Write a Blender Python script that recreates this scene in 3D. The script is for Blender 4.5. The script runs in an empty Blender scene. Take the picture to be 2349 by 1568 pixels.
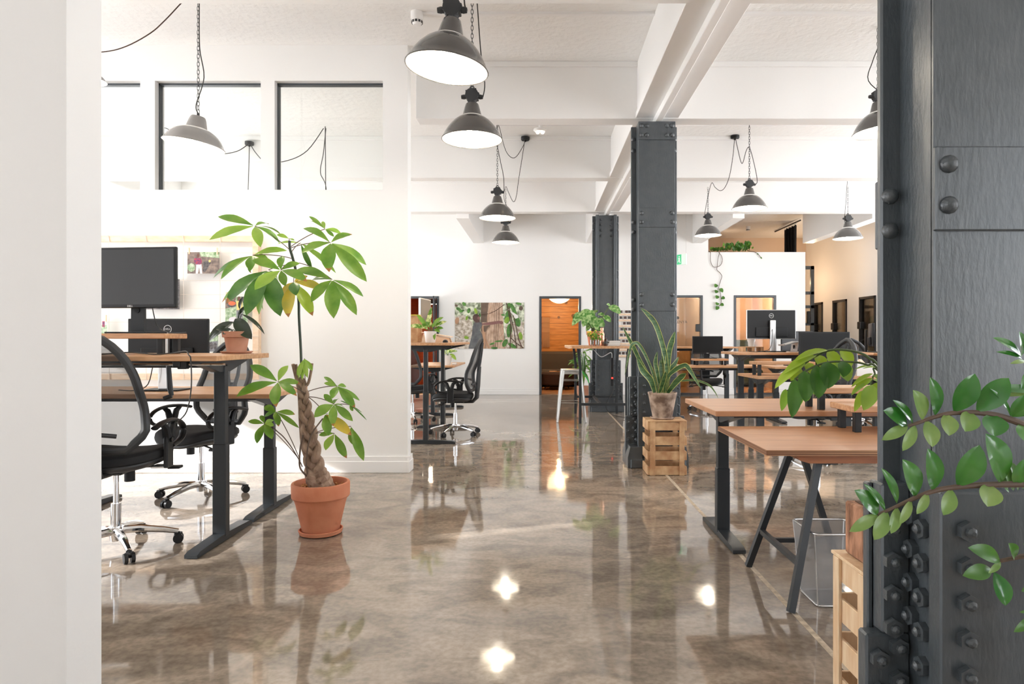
import bpy, bmesh, math, random
from mathutils import Vector, Matrix, noise
V = Vector
PI = math.pi
random.seed(7)
scene = bpy.context.scene
COL = scene.collection
F, H, VX, VY = 1500.0, 1.22, 1237.0, 775.0      # focal length in px of the 2349x1568 frame, eye height, principal point
def W(px, py, y):
    """world point at depth y that the photograph shows at (px, py)"""
    return V(((px - VX) * y / F, y, H + (VY - py) * y / F))
def sgn(a): return (a > 0) - (a < 0)
def Rz(a): return Matrix.Rotation(a, 4, 'Z')
def Rx(a): return Matrix.Rotation(a, 4, 'X')
def Ry(a): return Matrix.Rotation(a, 4, 'Y')
def T(*a): return Matrix.Translation(V(a))

# ---------------------------------------------------------------- materials
MATS = {}
def rgb(r, g, b):
    f = lambda c: (c / 255 / 12.92) if c / 255 <= .04045 else ((c / 255 + .055) / 1.055) ** 2.4
    return (f(r), f(g), f(b), 1)
def mat(name, col, rough=.5, metal=0, var=None, scale=8, stretch=(1, 1, 1), bump=0, bscale=60, bstretch=(1, 1, 1), trans=0, emit=0, coat=0, spec=.5, detail=4, lo=.35, hi=.65, rvar=0):
    m = bpy.data.materials.new(name); m.use_nodes = True
    nt = m.node_tree; N = nt.nodes; L = nt.links
    b = N['Principled BSDF']; out = N['Material Output']
    b.inputs['Base Color'].default_value = col; b.inputs['Roughness'].default_value = rough
    b.inputs['Metallic'].default_value = metal; b.inputs['Specular IOR Level'].default_value = spec
    b.inputs['Coat Weight'].default_value = coat; b.inputs['Coat Roughness'].default_value = .22 if 'paint' in name else .06
    tc = N.new('ShaderNodeTexCoord')
    def coords(st):
        mp = N.new('ShaderNodeMapping'); mp.inputs['Scale'].default_value = st
        L.new(tc.outputs['Object'], mp.inputs['Vector']); return mp.outputs['Vector']
    if var is not None:
        nz = N.new('ShaderNodeTexNoise'); nz.inputs['Scale'].default_value = scale; nz.inputs['Detail'].default_value = detail
        L.new(coords(stretch), nz.inputs['Vector'])
        cr = N.new('ShaderNodeValToRGB'); cr.color_ramp.elements[0].position = lo; cr.color_ramp.elements[1].position = hi
        cr.color_ramp.elements[0].color = col; cr.color_ramp.elements[1].color = var
        L.new(nz.outputs['Fac'], cr.inputs['Fac']); L.new(cr.outputs['Color'], b.inputs['Base Color'])
        if rvar:
            mr = N.new('ShaderNodeMapRange'); mr.inputs['To Min'].default_value = rough; mr.inputs['To Max'].default_value = rough + rvar
            L.new(nz.outputs['Fac'], mr.inputs['Value']); L.new(mr.outputs['Result'], b.inputs['Roughness'])
    if bump:
        nb = N.new('ShaderNodeTexNoise'); nb.inputs['Scale'].default_value = bscale; nb.inputs['Detail'].default_value = 5
        L.new(coords(bstretch), nb.inputs['Vector'])
        bp = N.new('ShaderNodeBump'); bp.inputs['Strength'].default_value = bump; bp.inputs['Distance'].default_value = .01
        L.new(nb.outputs['Fac'], bp.inputs['Height']); L.new(bp.outputs['Normal'], b.inputs['Normal'])
    if trans:
        tr = N.new('ShaderNodeBsdfTranslucent'); mx = N.new('ShaderNodeMixShader'); mx.inputs['Fac'].default_value = trans
        src = b.inputs['Base Color'].links[0].from_socket if b.inputs['Base Color'].links else None
        if src: L.new(src, tr.inputs['Color'])
        else: tr.inputs['Color'].default_value = col
        L.new(b.outputs[0], mx.inputs[1]); L.new(tr.outputs[0], mx.inputs[2]); L.new(mx.outputs[0], out.inputs['Surface'])
    if emit:
        b.inputs['Emission Color'].default_value = col; b.inputs['Emission Strength'].default_value = emit
    MATS[name] = m
    return m
def glass_mat(name, tint, refl=1.0):
    m = bpy.data.materials.new(name); m.use_nodes = True; nt = m.node_tree; N = nt.nodes; L = nt.links
    N.remove(N['Principled BSDF'])
    tr = N.new('ShaderNodeBsdfTransparent'); tr.inputs['Color'].default_value = tint
    gl = N.new('ShaderNodeBsdfGlossy'); gl.inputs['Roughness'].default_value = .02
    fr = N.new('ShaderNodeFresnel'); fr.inputs['IOR'].default_value = 1.45
    ml = N.new('ShaderNodeMath'); ml.operation = 'MULTIPLY'; ml.inputs[1].default_value = refl
    mx = N.new('ShaderNodeMixShader')
    L.new(fr.outputs[0], ml.inputs[0]); L.new(ml.outputs[0], mx.inputs['Fac']); L.new(tr.outputs[0], mx.inputs[1]); L.new(gl.outputs[0], mx.inputs[2])
    L.new(mx.outputs[0], N['Material Output'].inputs['Surface']); MATS[name] = m; return m
def net_mat(name, col, open_):
    """woven net finer than the eye resolves: a share of thread, the rest open"""
    m = bpy.data.materials.new(name); m.use_nodes = True; nt = m.node_tree; N = nt.nodes; L = nt.links
    b = N['Principled BSDF']; b.inputs['Base Color'].default_value = col; b.inputs['Roughness'].default_value = .55
    tr = N.new('ShaderNodeBsdfTransparent'); mx = N.new('ShaderNodeMixShader')
    mx.inputs['Fac'].default_value = open_; L.new(tr.outputs[0], mx.inputs[1]); L.new(b.outputs[0], mx.inputs[2])
    L.new(mx.outputs[0], N['Material Output'].inputs['Surface']); MATS[name] = m; return m
def plank_mat(name, c1, c2, scale, rough=.45):
    """horizontal planks with knots and dark joints, on object coordinates (z up)"""
    m = mat(name, c1, rough, var=c2, scale=3, stretch=(1, 1, 9), bump=.25, bscale=8, bstretch=(1, 1, 9))
    nt = m.node_tree; N = nt.nodes; L = nt.links; b = N['Principled BSDF']
    src = b.inputs['Base Color'].links[0].from_socket
    tc = N.new('ShaderNodeTexCoord'); sp = N.new('ShaderNodeSeparateXYZ'); L.new(tc.outputs['Object'], sp.inputs[0])
    a = N.new('ShaderNodeMath'); a.operation = 'MULTIPLY'; a.inputs[1].default_value = scale; L.new(sp.outputs['Z'], a.inputs[0])
    fr = N.new('ShaderNodeMath'); fr.operation = 'FRACT'; L.new(a.outputs[0], fr.inputs[0])
    lt = N.new('ShaderNodeMath'); lt.operation = 'LESS_THAN'; lt.inputs[1].default_value = .06; L.new(fr.outputs[0], lt.inputs[0])
    vo = N.new('ShaderNodeTexVoronoi'); vo.inputs['Scale'].default_value = 2.6; L.new(tc.outputs['Object'], vo.inputs['Vector'])
    kn = N.new('ShaderNodeMath'); kn.operation = 'LESS_THAN'; kn.inputs[1].default_value = .13; L.new(vo.outputs['Distance'], kn.inputs[0])
    mxv = N.new('ShaderNodeMath'); mxv.operation = 'MAXIMUM'; L.new(lt.outputs[0], mxv.inputs[0]); L.new(kn.outputs[0], mxv.inputs[1])
    mx = N.new('ShaderNodeMixRGB'); mx.inputs['Color2'].default_value = (c1[0] * .25, c1[1] * .22, c1[2] * .2, 1)
    L.new(mxv.outputs[0], mx.inputs['Fac']); L.new(src, mx.inputs['Color1']); L.new(mx.outputs[0], b.inputs['Base Color'])
    return m
def g(*c): return c + (1,)
mat('wall_paint', g(.86, .85, .835), .55, bump=.03, bscale=90)
mat('beam_paint', g(.86, .85, .835), .45, bump=.04, bscale=30)
mat('plaster', g(.87, .86, .84), .7, bump=1.0, bscale=15)
mat('trim_paint', g(.86, .85, .84), .35)
mat('steel_paint', g(.056, .068, .078), .36, bump=.22, bscale=85, bstretch=(1, 1, .35), var=g(.068, .080, .090), scale=14, coat=.5)
mat('bolt_paint', g(.062, .072, .080), .36, bump=.2, bscale=120, coat=.5)
mat('oak', rgb(184, 134, 92), .38, var=rgb(208, 162, 120), scale=5, stretch=(1.2, 9, 9), bump=.05, bscale=30, bstretch=(1, 12, 12))
mat('oak_y', rgb(184, 134, 92), .38, var=rgb(208, 162, 120), scale=5, stretch=(9, 1.2, 9))
mat('plywood', rgb(182, 130, 92), .35, var=rgb(198, 148, 108), scale=3, stretch=(1, 7, 1))
mat('ply_edge', rgb(190, 145, 105), .5, var=rgb(120, 78, 50), scale=3, stretch=(.1, .1, 60), lo=.45, hi=.55)
mat('apron_wood', rgb(150, 92, 58), .4, var=rgb(172, 110, 70), scale=5, stretch=(1, 8, 8))
mat('desk_steel', g(.026, .030, .034), .36, spec=.4)
mat('black_plastic', g(.012, .012, .013), .42, spec=.32)
mat('black_fabric', g(.010, .010, .011), .8, bump=.2, bscale=500)
mat('soft_black', g(.03, .031, .033), .5)
net_mat('net', g(.026, .027, .029), .72)
mat('chrome', g(.80, .80, .81), .08, metal=1)
mat('silver', g(.62, .61, .60), .32, metal=.85)
mat('screen', g(.030, .031, .033), .34); mat('screen_low_reflection', g(.006, .006, .006), .4, spec=.22)  # second copy darkened: weaker reflection put into its colour
mat('logo_white', g(.75, .75, .75), .4)
mat('lamp_enamel', g(.085, .08, .076), .16, coat=.5)
mat('lamp_enamel_grey', g(.26, .245, .235), .16, coat=.5)
mat('lamp_inside', g(.85, .84, .80), .5)
mat('bulb', g(1, .86, .66), .4, emit=42)
mat('terracotta', rgb(196, 118, 84), .75, var=rgb(212, 142, 108), scale=5, bump=.06, bscale=90)
mat('terracotta_dull', rgb(178, 124, 98), .75, var=rgb(196, 146, 122), scale=8)
mat('aged_clay', rgb(188, 166, 148), .85, var=rgb(112, 90, 76), scale=11, detail=9, lo=.40, hi=.62, bump=.1, bscale=80)
mat('orange_clay', rgb(212, 92, 48), .7)
mat('white_ceramic', g(.78, .77, .75), .3)
mat('soil', g(.10, .06, .035), .95, bump=.8, bscale=60)
mat('bark_chip', rgb(198, 138, 88), .8, var=rgb(140, 84, 48), scale=30)
mat('trunk', rgb(176, 150, 130), .8, var=rgb(132, 106, 88), scale=24, stretch=(1, 1, .35), bump=.35, bscale=70)
mat('green_stem', g(.10, .14, .05), .5)
mat('brown_stem', g(.13, .085, .06), .6)
mat('dark_stem', g(.03, .045, .025), .5)
mat('leaf_green', rgb(96, 146, 44), .38, var=rgb(132, 170, 66), scale=9, trans=.3)
mat('leaf_light', rgb(140, 184, 64), .4, var=rgb(168, 200, 88), scale=9, trans=.32)
mat('leaf_deep', rgb(64, 112, 40), .28, var=rgb(98, 144, 66), scale=9, trans=.2)
mat('leaf_yellow', rgb(214, 186, 62), .5, var=rgb(186, 178, 74), scale=14, trans=.3)
mat('leaf_brown', rgb(168, 116, 60), .7)
mat('leaf_lime', rgb(156, 186, 48), .34, var=rgb(176, 204, 76), scale=9, trans=.35)
mat('leaf_wax', rgb(44, 112, 40), .16, var=rgb(86, 142, 62), scale=6, coat=.35, trans=.12)
mat('leaf_wax_pale', rgb(112, 152, 76), .24, var=rgb(146, 170, 98), scale=10, trans=.2)
mat('leaf_snake', rgb(40, 76, 38), .35, var=rgb(84, 120, 70), scale=26, stretch=(.5, .5, 2.2))
mat('leaf_edge', rgb(208, 204, 118), .4)
mat('leaf_rubber', g(.022, .035, .02), .22, var=g(.04, .055, .03), scale=5)
mat('leaf_stripe', rgb(84, 142, 60), .35, var=rgb(176, 206, 140), scale=26, stretch=(1, 1, 1), trans=.2, lo=.42, hi=.6)
mat('leaf_cream', rgb(96, 146, 48), .35, var=rgb(226, 228, 160), scale=22, trans=.2, lo=.44, hi=.58)
mat('flower_yellow', rgb(240, 205, 70), .5)
mat('crate_wood', rgb(214, 178, 136), .65, var=rgb(176, 130, 90), scale=5, stretch=(2, 2, 2), detail=6, bump=.1, bscale=50)
mat('pallet_wood', rgb(236, 210, 176), .65, var=rgb(222, 186, 146), scale=6, stretch=(6, 6, 1))
mat('bark', rgb(196, 146, 116), .95, var=rgb(120, 82, 60), scale=22, stretch=(1.6, 1.6, .45), bump=1.0, bscale=34, bstretch=(1.6, 1.6, .4))
mat('pine', rgb(240, 216, 192), .5, var=rgb(230, 198, 166), scale=6, stretch=(2, 6, 6))
mat('string', g(.74, .67, .60), .8)
mat('cable_black', g(.02, .017, .015), .5)
mat('cable_brown', g(.06, .03, .02), .5)
mat('cable_white', g(.7, .7, .69), .5)
mat('frame_dark', g(.058, .068, .078), .4)
mat('frame_black', g(.012, .013, .015), .4)
glass_mat('glass', g(.95, .96, .95), 1.0)
glass_mat('glass_dim', g(.72, .71, .68), .8)
mat('galvanised', g(.46, .45, .43), .3, metal=.9, var=g(.58, .56, .53), scale=7, rvar=.12)
mat('copper', g(.80, .40, .26), .25, metal=.95, bump=.3, bscale=70)
mat('amber', g(.06, .018, .010), .1, coat=.5)
mat('paper', g(.82, .81, .79), .7)
mat('book_grey', g(.06, .065, .06), .6)
mat('shade_paper', g(1.0, .78, .50), .8, emit=1.5)
mat('glow_warm', g(1.0, .80, .52), .5, emit=6)
mat('sign_green', g(.06, .50, .22), .5, emit=.25)
mat('sign_white', g(.72, .85, .76), .5, emit=.15)
mat('red_light', g(.9, .03, .02), .4, emit=1.5)
mat('sofa_dark', g(.075, .066, .058), .9)
mat('hide', g(.05, .03, .024), .95, bump=.6, bscale=30)
mat('sofa_green', g(.035, .05, .02), .9)
mat('rattan', rgb(190, 130, 74), .6)
mat('macrame', rgb(176, 140, 108), .9, bump=.4, bscale=70)
mat('curtain_black', g(.008, .008, .009), .85)
mat('clay_wall', rgb(216, 184, 154), .8, var=rgb(200, 164, 132), scale=2.2, detail=8)
mat('tan_wall', rgb(216, 194, 172), .7)
mat('room_floor', rgb(176, 132, 92), .35, var=rgb(150, 108, 72), scale=3, stretch=(1, 9, 1))
mat('mural_blue', rgb(150, 168, 176), .6); mat('mural_yellow', rgb(206, 176, 70), .6); mat('mural_green', rgb(112, 124, 74), .6); mat('mural_ink', g(.08, .07, .06), .6)
mat('orange_wall', rgb(196, 92, 40), .6, var=rgb(176, 76, 30), scale=3, stretch=(1, 1, 9))
plank_mat('log_wall', rgb(206, 146, 72), rgb(176, 116, 52), 6.9)
mat('yellow_paper', rgb(214, 200, 84), .6)
mat('magazine', rgb(90, 70, 84), .5, var=rgb(196, 160, 120), scale=26)
net_mat('bin_net', g(.34, .34, .35), .5)
mat('liner', g(.62, .63, .64), .4, trans=.4)
mat('gold_line', rgb(206, 190, 168), .7, var=rgb(160, 144, 124), scale=30, detail=6)
# the concrete floor: worn brown-grey patches under a clear polish
def floor_mat():
    m = mat('concrete', rgb(150, 136, 122), .055, spec=.75)
    nt = m.node_tree; N = nt.nodes; L = nt.links; b = N['Principled BSDF']
    b.inputs['IOR'].default_value = 1.6
    tc = N.new('ShaderNodeTexCoord')
    def nz(scale, st, det, dist=0):
        mp = N.new('ShaderNodeMapping'); mp.inputs['Scale'].default_value = st; L.new(tc.outputs['Object'], mp.inputs['Vector'])
        n = N.new('ShaderNodeTexNoise'); n.inputs['Scale'].default_value = scale; n.inputs['Detail'].default_value = det; n.inputs['Distortion'].default_value = dist
        L.new(mp.outputs[0], n.inputs['Vector']); return n.outputs['Fac']
    def ramp(src, a, b_, ca, cb):
        r = N.new('ShaderNodeValToRGB'); e = r.color_ramp.elements; e[0].position = a; e[1].position = b_; e[0].color = ca; e[1].color = cb
        L.new(src, r.inputs['Fac']); return r.outputs['Color']
    def mul(a, c, f, mode='MULTIPLY'):
        x = N.new('ShaderNodeMixRGB'); x.blend_type = mode; x.inputs['Fac'].default_value = f; L.new(a, x.inputs['Color1']); L.new(c, x.inputs['Color2']); return x.outputs[0]
    big = ramp(nz(.55, (1, 1, 1), 6, .6), .32, .68, rgb(136, 121, 106), rgb(184, 171, 156))
    mid = ramp(nz(3.2, (1, 1.6, 1), 9, 1.2), .35, .62, g(.52, .50, .48), g(1.12, 1.10, 1.08))
    c = mul(big, mid, .75)
    fine = ramp(nz(38, (1, 1, 1), 6), .38, .60, g(.74, .73, .72), g(1.06, 1.06, 1.06))
    c = mul(c, fine, .7)
    # scattered pale scratches
    sc = ramp(nz(9, (.25, 5, 1), 2, 2.5), .705, .715, g(0, 0, 0), g(.22, .21, .20))
    c = mul(c, sc, .35, 'ADD')
    L.new(c, b.inputs['Base Color'])
    rr = N.new('ShaderNodeMapRange'); rr.inputs['From Min'].default_value = .3; rr.inputs['From Max'].default_value = .7; rr.inputs['To Min'].default_value = .03; rr.inputs['To Max'].default_value = .085
    L.new(nz(4, (1, 1, 1), 6, .8), rr.inputs['Value']); L.new(rr.outputs[0], b.inputs['Roughness'])
    bp = N.new('ShaderNodeBump'); bp.inputs['Strength'].default_value = .05; bp.inputs['Distance'].default_value = .02
    L.new(nz(2.6, (1, 1, 1), 3), bp.inputs['Height']); L.new(bp.outputs[0], b.inputs['Normal'])
floor_mat()

# ---------------------------------------------------------------- mesh builder
class MB:
    def __init__(s): s.v = []; s.f = []; s.mi = []; s.k = 0; s.X = None
    def add(s, vs, fs, k=None):
        o = len(s.v)
        s.v += [s.X @ V(p) for p in vs] if s.X is not None else [V(p) for p in vs]
        s.f += [tuple(o + i for i in f) for f in fs]; s.mi += [s.k if k is None else k] * len(fs)
        return s
    def box(s, x0, x1, y0, y1, z0, z1, b=0, R=None):
        c = V(((x0 + x1) / 2, (y0 + y1) / 2, (z0 + z1) / 2)); h = V((abs(x1 - x0) / 2, abs(y1 - y0) / 2, abs(z1 - z0) / 2))
        b = min(b, h.x * .49, h.y * .49, h.z * .49); P = []
        tr = (lambda p: c + (R @ p)) if R is not None else (lambda p: c + p)
        if b <= 0:
            for i in (-1, 1):
                for j in (-1, 1):
                    for k in (-1, 1): P.append(tr(V((i * h.x, j * h.y, k * h.z))))
            return s.add(P, [(0, 1, 3, 2), (4, 6, 7, 5), (0, 4, 5, 1), (2, 3, 7, 6), (0, 2, 6, 4), (1, 5, 7, 3)])
        idx = {}
        for i in (-1, 1):
            for j in (-1, 1):
                for k in (-1, 1):
                    for a in range(3):
                        q = [i * (h.x - b), j * (h.y - b), k * (h.z - b)]; q[a] += (i, j, k)[a] * b
                        idx[(i, j, k, a)] = len(P); P.append(tr(V(q)))
        Fs = []
        for a in range(3):
            u, w = (a + 1) % 3, (a + 2) % 3
            for d in (-1, 1):
                q = []
                for su, sw in ((-1, -1), (1, -1), (1, 1), (-1, 1)):
                    k = [0, 0, 0]; k[a] = d; k[u] = su; k[w] = sw; q.append(idx[tuple(k) + (a,)])
                Fs.append(tuple(q))
            for su in (-1, 1):
                for sw in (-1, 1):
                    k0 = [0, 0, 0]; k1 = [0, 0, 0]
                    k0[a] = -1; k1[a] = 1; k0[u] = k1[u] = su; k0[w] = k1[w] = sw
                    k0 = tuple(k0); k1 = tuple(k1)
                    Fs.append((idx[k0 + (u,)], idx[k1 + (u,)], idx[k1 + (w,)], idx[k0 + (w,)]))
        for i in (-1, 1):
            for j in (-1, 1):
                for k in (-1, 1): Fs.append(tuple(idx[(i, j, k, a)] for a in range(3)))
        return s.add(P, Fs)
    def tube(s, pts, r, n=8, closed=False, cap=True, flat=1.0, ref=None):
        pts = [V(p) for p in pts]; m = len(pts); rs = r if isinstance(r, (list, tuple)) else [r] * m
        P = []; Fs = []; prev = None
        for i, p in enumerate(pts):
            if closed: d = pts[(i + 1) % m] - pts[i - 1]
            else: d = pts[min(i + 1, m - 1)] - pts[max(i - 1, 0)]
            d.normalize()
            if ref is not None: u = V(ref)
            elif prev is None: u = V((0, 0, 1)) if abs(d.z) < .9 else V((1, 0, 0))
            else: u = prev
            u = u - d * u.dot(d)
            if u.length < 1e-6: u = V((1, 0, 0)) - d * d.x
            u.normalize(); prev = u; w = d.cross(u)
            for k in range(n):
                a = 2 * PI * k / n; P.append(p + (u * math.cos(a) * flat + w * math.sin(a)) * rs[i])
        R_ = m if closed else m - 1
        for i in range(R_):
            for k in range(n):
                a = i * n + k; b = i * n + (k + 1) % n; c = ((i + 1) % m) * n + (k + 1) % n; d = ((i + 1) % m) * n + k
                Fs.append((a, b, c, d))
        if cap and not closed: Fs += [tuple(range(n - 1, -1, -1)), tuple((m - 1) * n + k for k in range(n))]
        return s.add(P, Fs)
    def cyl(s, p0, p1, r0, r1=None, n=14): return s.tube([p0, p1], [r0, r0 if r1 is None else r1], n)
    def lathe(s, prof, c=(0, 0, 0), n=28, R=None, close=False):
        c = V(c); P = []; Fs = []; m = len(prof)
        for r, z in prof:
            for k in range(n):
                a = 2 * PI * k / n; q = V((r * math.cos(a), r * math.sin(a), z)); P.append(c + (R @ q if R is not None else q))
        for i in range(m - 1):
            for k in range(n): Fs.append((i * n + k, i * n + (k + 1) % n, (i + 1) * n + (k + 1) % n, (i + 1) * n + k))
        if close: Fs += [tuple(range(n - 1, -1, -1)), tuple((m - 1) * n + k for k in range(n))]
        return s.add(P, Fs)
    def ball(s, c, r, n=14, m=8, sc=(1, 1, 1)):
        P = []; Fs = []; c = V(c)
        for i in range(m + 1):
            t = PI * i / m
            for k in range(n):
                a = 2 * PI * k / n; P.append(c + V((math.sin(t) * math.cos(a) * r * sc[0], math.sin(t) * math.sin(a) * r * sc[1], math.cos(t) * r * sc[2])))
        for i in range(m):
            for k in range(n): Fs.append((i * n + k, i * n + (k + 1) % n, (i + 1) * n + (k + 1) % n, (i + 1) * n + k))
        return s.add(P, Fs)
    def prism(s, poly, a0, a1, axis='z'):
        """polygon extruded along an axis; poly gives the other two coordinates in order"""
        def mk(p, a): return {'z': V((p[0], p[1], a)), 'y': V((p[0], a, p[1])), 'x': V((a, p[0], p[1]))}[axis]
        n = len(poly); P = [mk(p, a0) for p in poly] + [mk(p, a1) for p in poly]
        return s.add(P, [tuple(range(n)), tuple(range(2 * n - 1, n - 1, -1))] + [(i, (i + 1) % n, n + (i + 1) % n, n + i) for i in range(n)])
    def pad(s, w, d, prof, c=(0, 0, 0), e=3.2, n=36, bend=None):
        """cushion: superellipse rings; prof = (scale, z) from bottom to top"""
        P = []; Fs = []; m = len(prof)
        for sc, z in prof:
            for k in range(n):
                a = 2 * PI * k / n; ca, sa = math.cos(a), math.sin(a)
                x = sgn(ca) * abs(ca) ** (2 / e) * w / 2 * sc; y = sgn(sa) * abs(sa) ** (2 / e) * d / 2 * sc
                P.append(V((c[0] + x, c[1] + y, c[2] + z + (bend(x, y) if bend else 0))))
        for i in range(m - 1):
            for k in range(n): Fs.append((i * n + k, i * n + (k + 1) % n, (i + 1) * n + (k + 1) % n, (i + 1) * n + k))
        Fs += [tuple(range(n - 1, -1, -1)), tuple((m - 1) * n + k for k in range(n))]
        return s.add(P, Fs)
    def grid(s, fn, nu, nv):
        P = [fn(i / nu, j / nv) for j in range(nv + 1) for i in range(nu + 1)]
        return s.add(P, [(j * (nu + 1) + i, j * (nu + 1) + i + 1, (j + 1) * (nu + 1) + i + 1, (j + 1) * (nu + 1) + i) for j in range(nv) for i in range(nu)])
    def leaf(s, p0, p1, w, nrm=(0, -.75, .65), sag=.0, fold=.14, peak=.5, blunt=.75, seg=9, k=0, edge=None, wave=0, tip=None):
        """one leaf blade from its base to its tip: a folded, curved strip with an oval outline"""
        p0 = V(p0); p1 = V(p1); ax = p1 - p0; ln = ax.length; ax.normalize(); nn = V(nrm); nn = nn - ax * nn.dot(ax)
        if nn.length < 1e-3: nn = V((1, 0, 0)) - ax * ax.x
        nn.normalize(); sd = ax.cross(nn); cols = (-1, -.78, -.4, 0, .4, .78, 1) if edge is not None else (-1, -.5, 0, .5, 1)
        P = []; Fs = []; Ks = []; nc = len(cols); q = math.log(.5) / math.log(peak)
        for i in range(seg + 1):
            t = i / seg; hw = w / 2 * max(.0, math.sin(PI * t ** q)) ** blunt
            if i == 0: hw = w * .03
            c = p0 + ax * (ln * t) + nn * (sag * ln * 4 * t * (1 - t))
            for u in cols: P.append(c + sd * (u * hw) + nn * (abs(u) * hw * fold * 2 + (wave * hw * math.sin(t * 22 + 2 * u) if abs(u) > .9 else 0)))
        for i in range(seg):
            for j in range(nc - 1):
                Fs.append((i * nc + j, i * nc + j + 1, (i + 1) * nc + j + 1, (i + 1) * nc + j))
                kk = k
                if edge is not None and j in (0, nc - 2): kk = edge
                if tip is not None and i >= seg - 1: kk = tip
                Ks.append(kk)
        o = len(s.v); s.v += [s.X @ p for p in P] if s.X is not None else P
        s.f += [tuple(o + i for i in f) for f in Fs]; s.mi += Ks
        return s
    def poly(s, pts): return s.add(pts, [tuple(range(len(pts)))])
    def build(s, name, mats, parent=None, world=False, smooth=32, fix=True, at=None):
        vs = s.v
        if parent is not None and world:
            inv = MW[parent.name].inverted(); vs = [inv @ p for p in vs]; loc = None
        elif parent is None:
            if at is None:
                lo = [min(p[i] for p in vs) for i in range(3)]; hi = [max(p[i] for p in vs) for i in range(2)]
                at = V(((lo[0] + hi[0]) / 2, (lo[1] + hi[1]) / 2, lo[2]))
            at = V(at); vs = [p - at for p in vs]; loc = at
        else: loc = None
        me = bpy.data.meshes.new(name); me.from_pydata([tuple(p) for p in vs], [], s.f)
        for m in (mats if isinstance(mats, (list, tuple)) else [mats]): me.materials.append(MATS[m])
        for p, k in zip(me.polygons, s.mi): p.material_index = k
        if fix:
            bm = bmesh.new(); bm.from_mesh(me); bmesh.ops.recalc_face_normals(bm, faces=bm.faces[:]); bm.to_mesh(me); bm.free()
        if smooth:
            me.polygons.foreach_set('use_smooth', [True] * len(me.polygons)); me.set_sharp_from_angle(angle=math.radians(smooth))
        me.update()
        o = bpy.data.objects.new(name, me); COL.objects.link(o)
        if parent is not None: o.parent = parent; MW[o.name] = MW[parent.name]
        else:
            o.location = loc; MW[o.name] = Matrix.Translation(loc)
        return o
MW = {}
def tag(o, label, cat, group=None, kind=None):
    o['label'] = label; o['category'] = cat
    if group: o['group'] = group
    if kind: o['kind'] = kind
    return o
def thing(name, label, cat, loc=(0, 0, 0), rz=0, group=None):
    o = bpy.data.objects.new(name, None); COL.objects.link(o); o.location = loc; o.rotation_euler = (0, 0, rz); o.empty_display_size = .1
    MW[o.name] = Matrix.Translation(V(loc)) @ Rz(rz)
    return tag(o, label, cat, group)
def struct(o): o['kind'] = 'structure'; return o
def dup(root, loc, rz, label, group=None):
    r = root.copy(); COL.objects.link(r); r.location = loc; r.rotation_euler = (0, 0, rz); r['label'] = label
    if group: r['group'] = group
    MW[r.name] = Matrix.Translation(V(loc)) @ Rz(rz)
    for ch in [c for c in bpy.data.objects if c.parent == root]:
        c = ch.copy(); COL.objects.link(c); c.parent = r; MW[c.name] = MW[r.name]
        for gc in [x for x in bpy.data.objects if x.parent == ch]:
            d = gc.copy(); COL.objects.link(d); d.parent = c
    return r
def words_mesh(txt, size, M, depth=.0006):
    """flat lettering as a mesh part (built from the default font)"""
    cu = bpy.data.curves.new('lettering', 'FONT'); cu.body = txt; cu.size = size; cu.extrude = depth; cu.align_x = 'CENTER'; cu.align_y = 'CENTER'; cu.resolution_u = 3
    o = bpy.data.objects.new('lettering', cu); COL.objects.link(o)
    dg = bpy.context.evaluated_depsgraph_get(); me = bpy.data.meshes.new_from_object(o.evaluated_get(dg))
    mb = MB(); mb.X = M; mb.add([v.co.copy() for v in me.vertices], [tuple(p.vertices) for p in me.polygons])
    bpy.data.objects.remove(o); bpy.data.curves.remove(cu); bpy.data.meshes.remove(me)
    return mb
def arc_pts(p0, p1, sag, n=10, side=(0, 0, 0)):
    p0 = V(p0); p1 = V(p1); sd = V(side)
    return [p0.lerp(p1, i / n) + (V((0, 0, -sag)) + sd) * (4 * (i / n) * (1 - i / n)) for i in range(n + 1)]
def smooth_path(pts, k=4):
    """Catmull-Rom through the points"""
    pts = [V(p) for p in pts]; out = []
    for i in range(len(pts) - 1):
        a = pts[max(i - 1, 0)]; b = pts[i]; c = pts[i + 1]; d = pts[min(i + 2, len(pts) - 1)]
        for j in range(k):
            t = j / k
            out.append(.5 * ((2 * b) + (c - a) * t + (2 * a - 5 * b + 4 * c - d) * t * t + (3 * b - a - 3 * c + d) * t ** 3))
    return out + [pts[-1]]
# ---------------------------------------------------------------- room shell
CZ = 3.88
def wall_xz(mb, x0, x1, y0, y1, z0, z1, holes):
    """wall in the X-Z plane from x0 to x1 with rectangular holes (xa, xb, za, zb)"""
    xs = sorted(set([x0, x1] + [h[0] for h in holes] + [h[1] for h in holes]))
    for a, b in zip(xs, xs[1:]):
        hs = sorted([h for h in holes if h[0] <= a + 1e-6 and h[1] >= b - 1e-6], key=lambda h: h[2]); z = z0
        for h in hs:
            if h[2] > z + 1e-6: mb.box(a, b, y0, y1, z, h[2])
            z = h[3]
        if z < z1 - 1e-6: mb.box(a, b, y0, y1, z, z1)
def wall_yz(mb, y0, y1, x0, x1, z0, z1, holes):
    t = MB(); wall_xz(t, y0, y1, x0, x1, z0, z1, holes)
    mb.add([V((p.y, p.x, p.z)) for p in t.v], t.f)
XL, XR, YB, YN = -6.0, 7.1, 14.08, -4.0
m = MB(); m.box(XL - .3, XR + .3, YN - .3, 18.4, -.12, 0); struct(m.build('floor', 'concrete', at=(0, 0, 0), smooth=0))
m = MB(); m.box(XL - .3, XR + .3, YN - .3, 18.4, CZ, CZ + .15); struct(m.build('ceiling', 'plaster', at=(0, 0, CZ), smooth=0))
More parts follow.
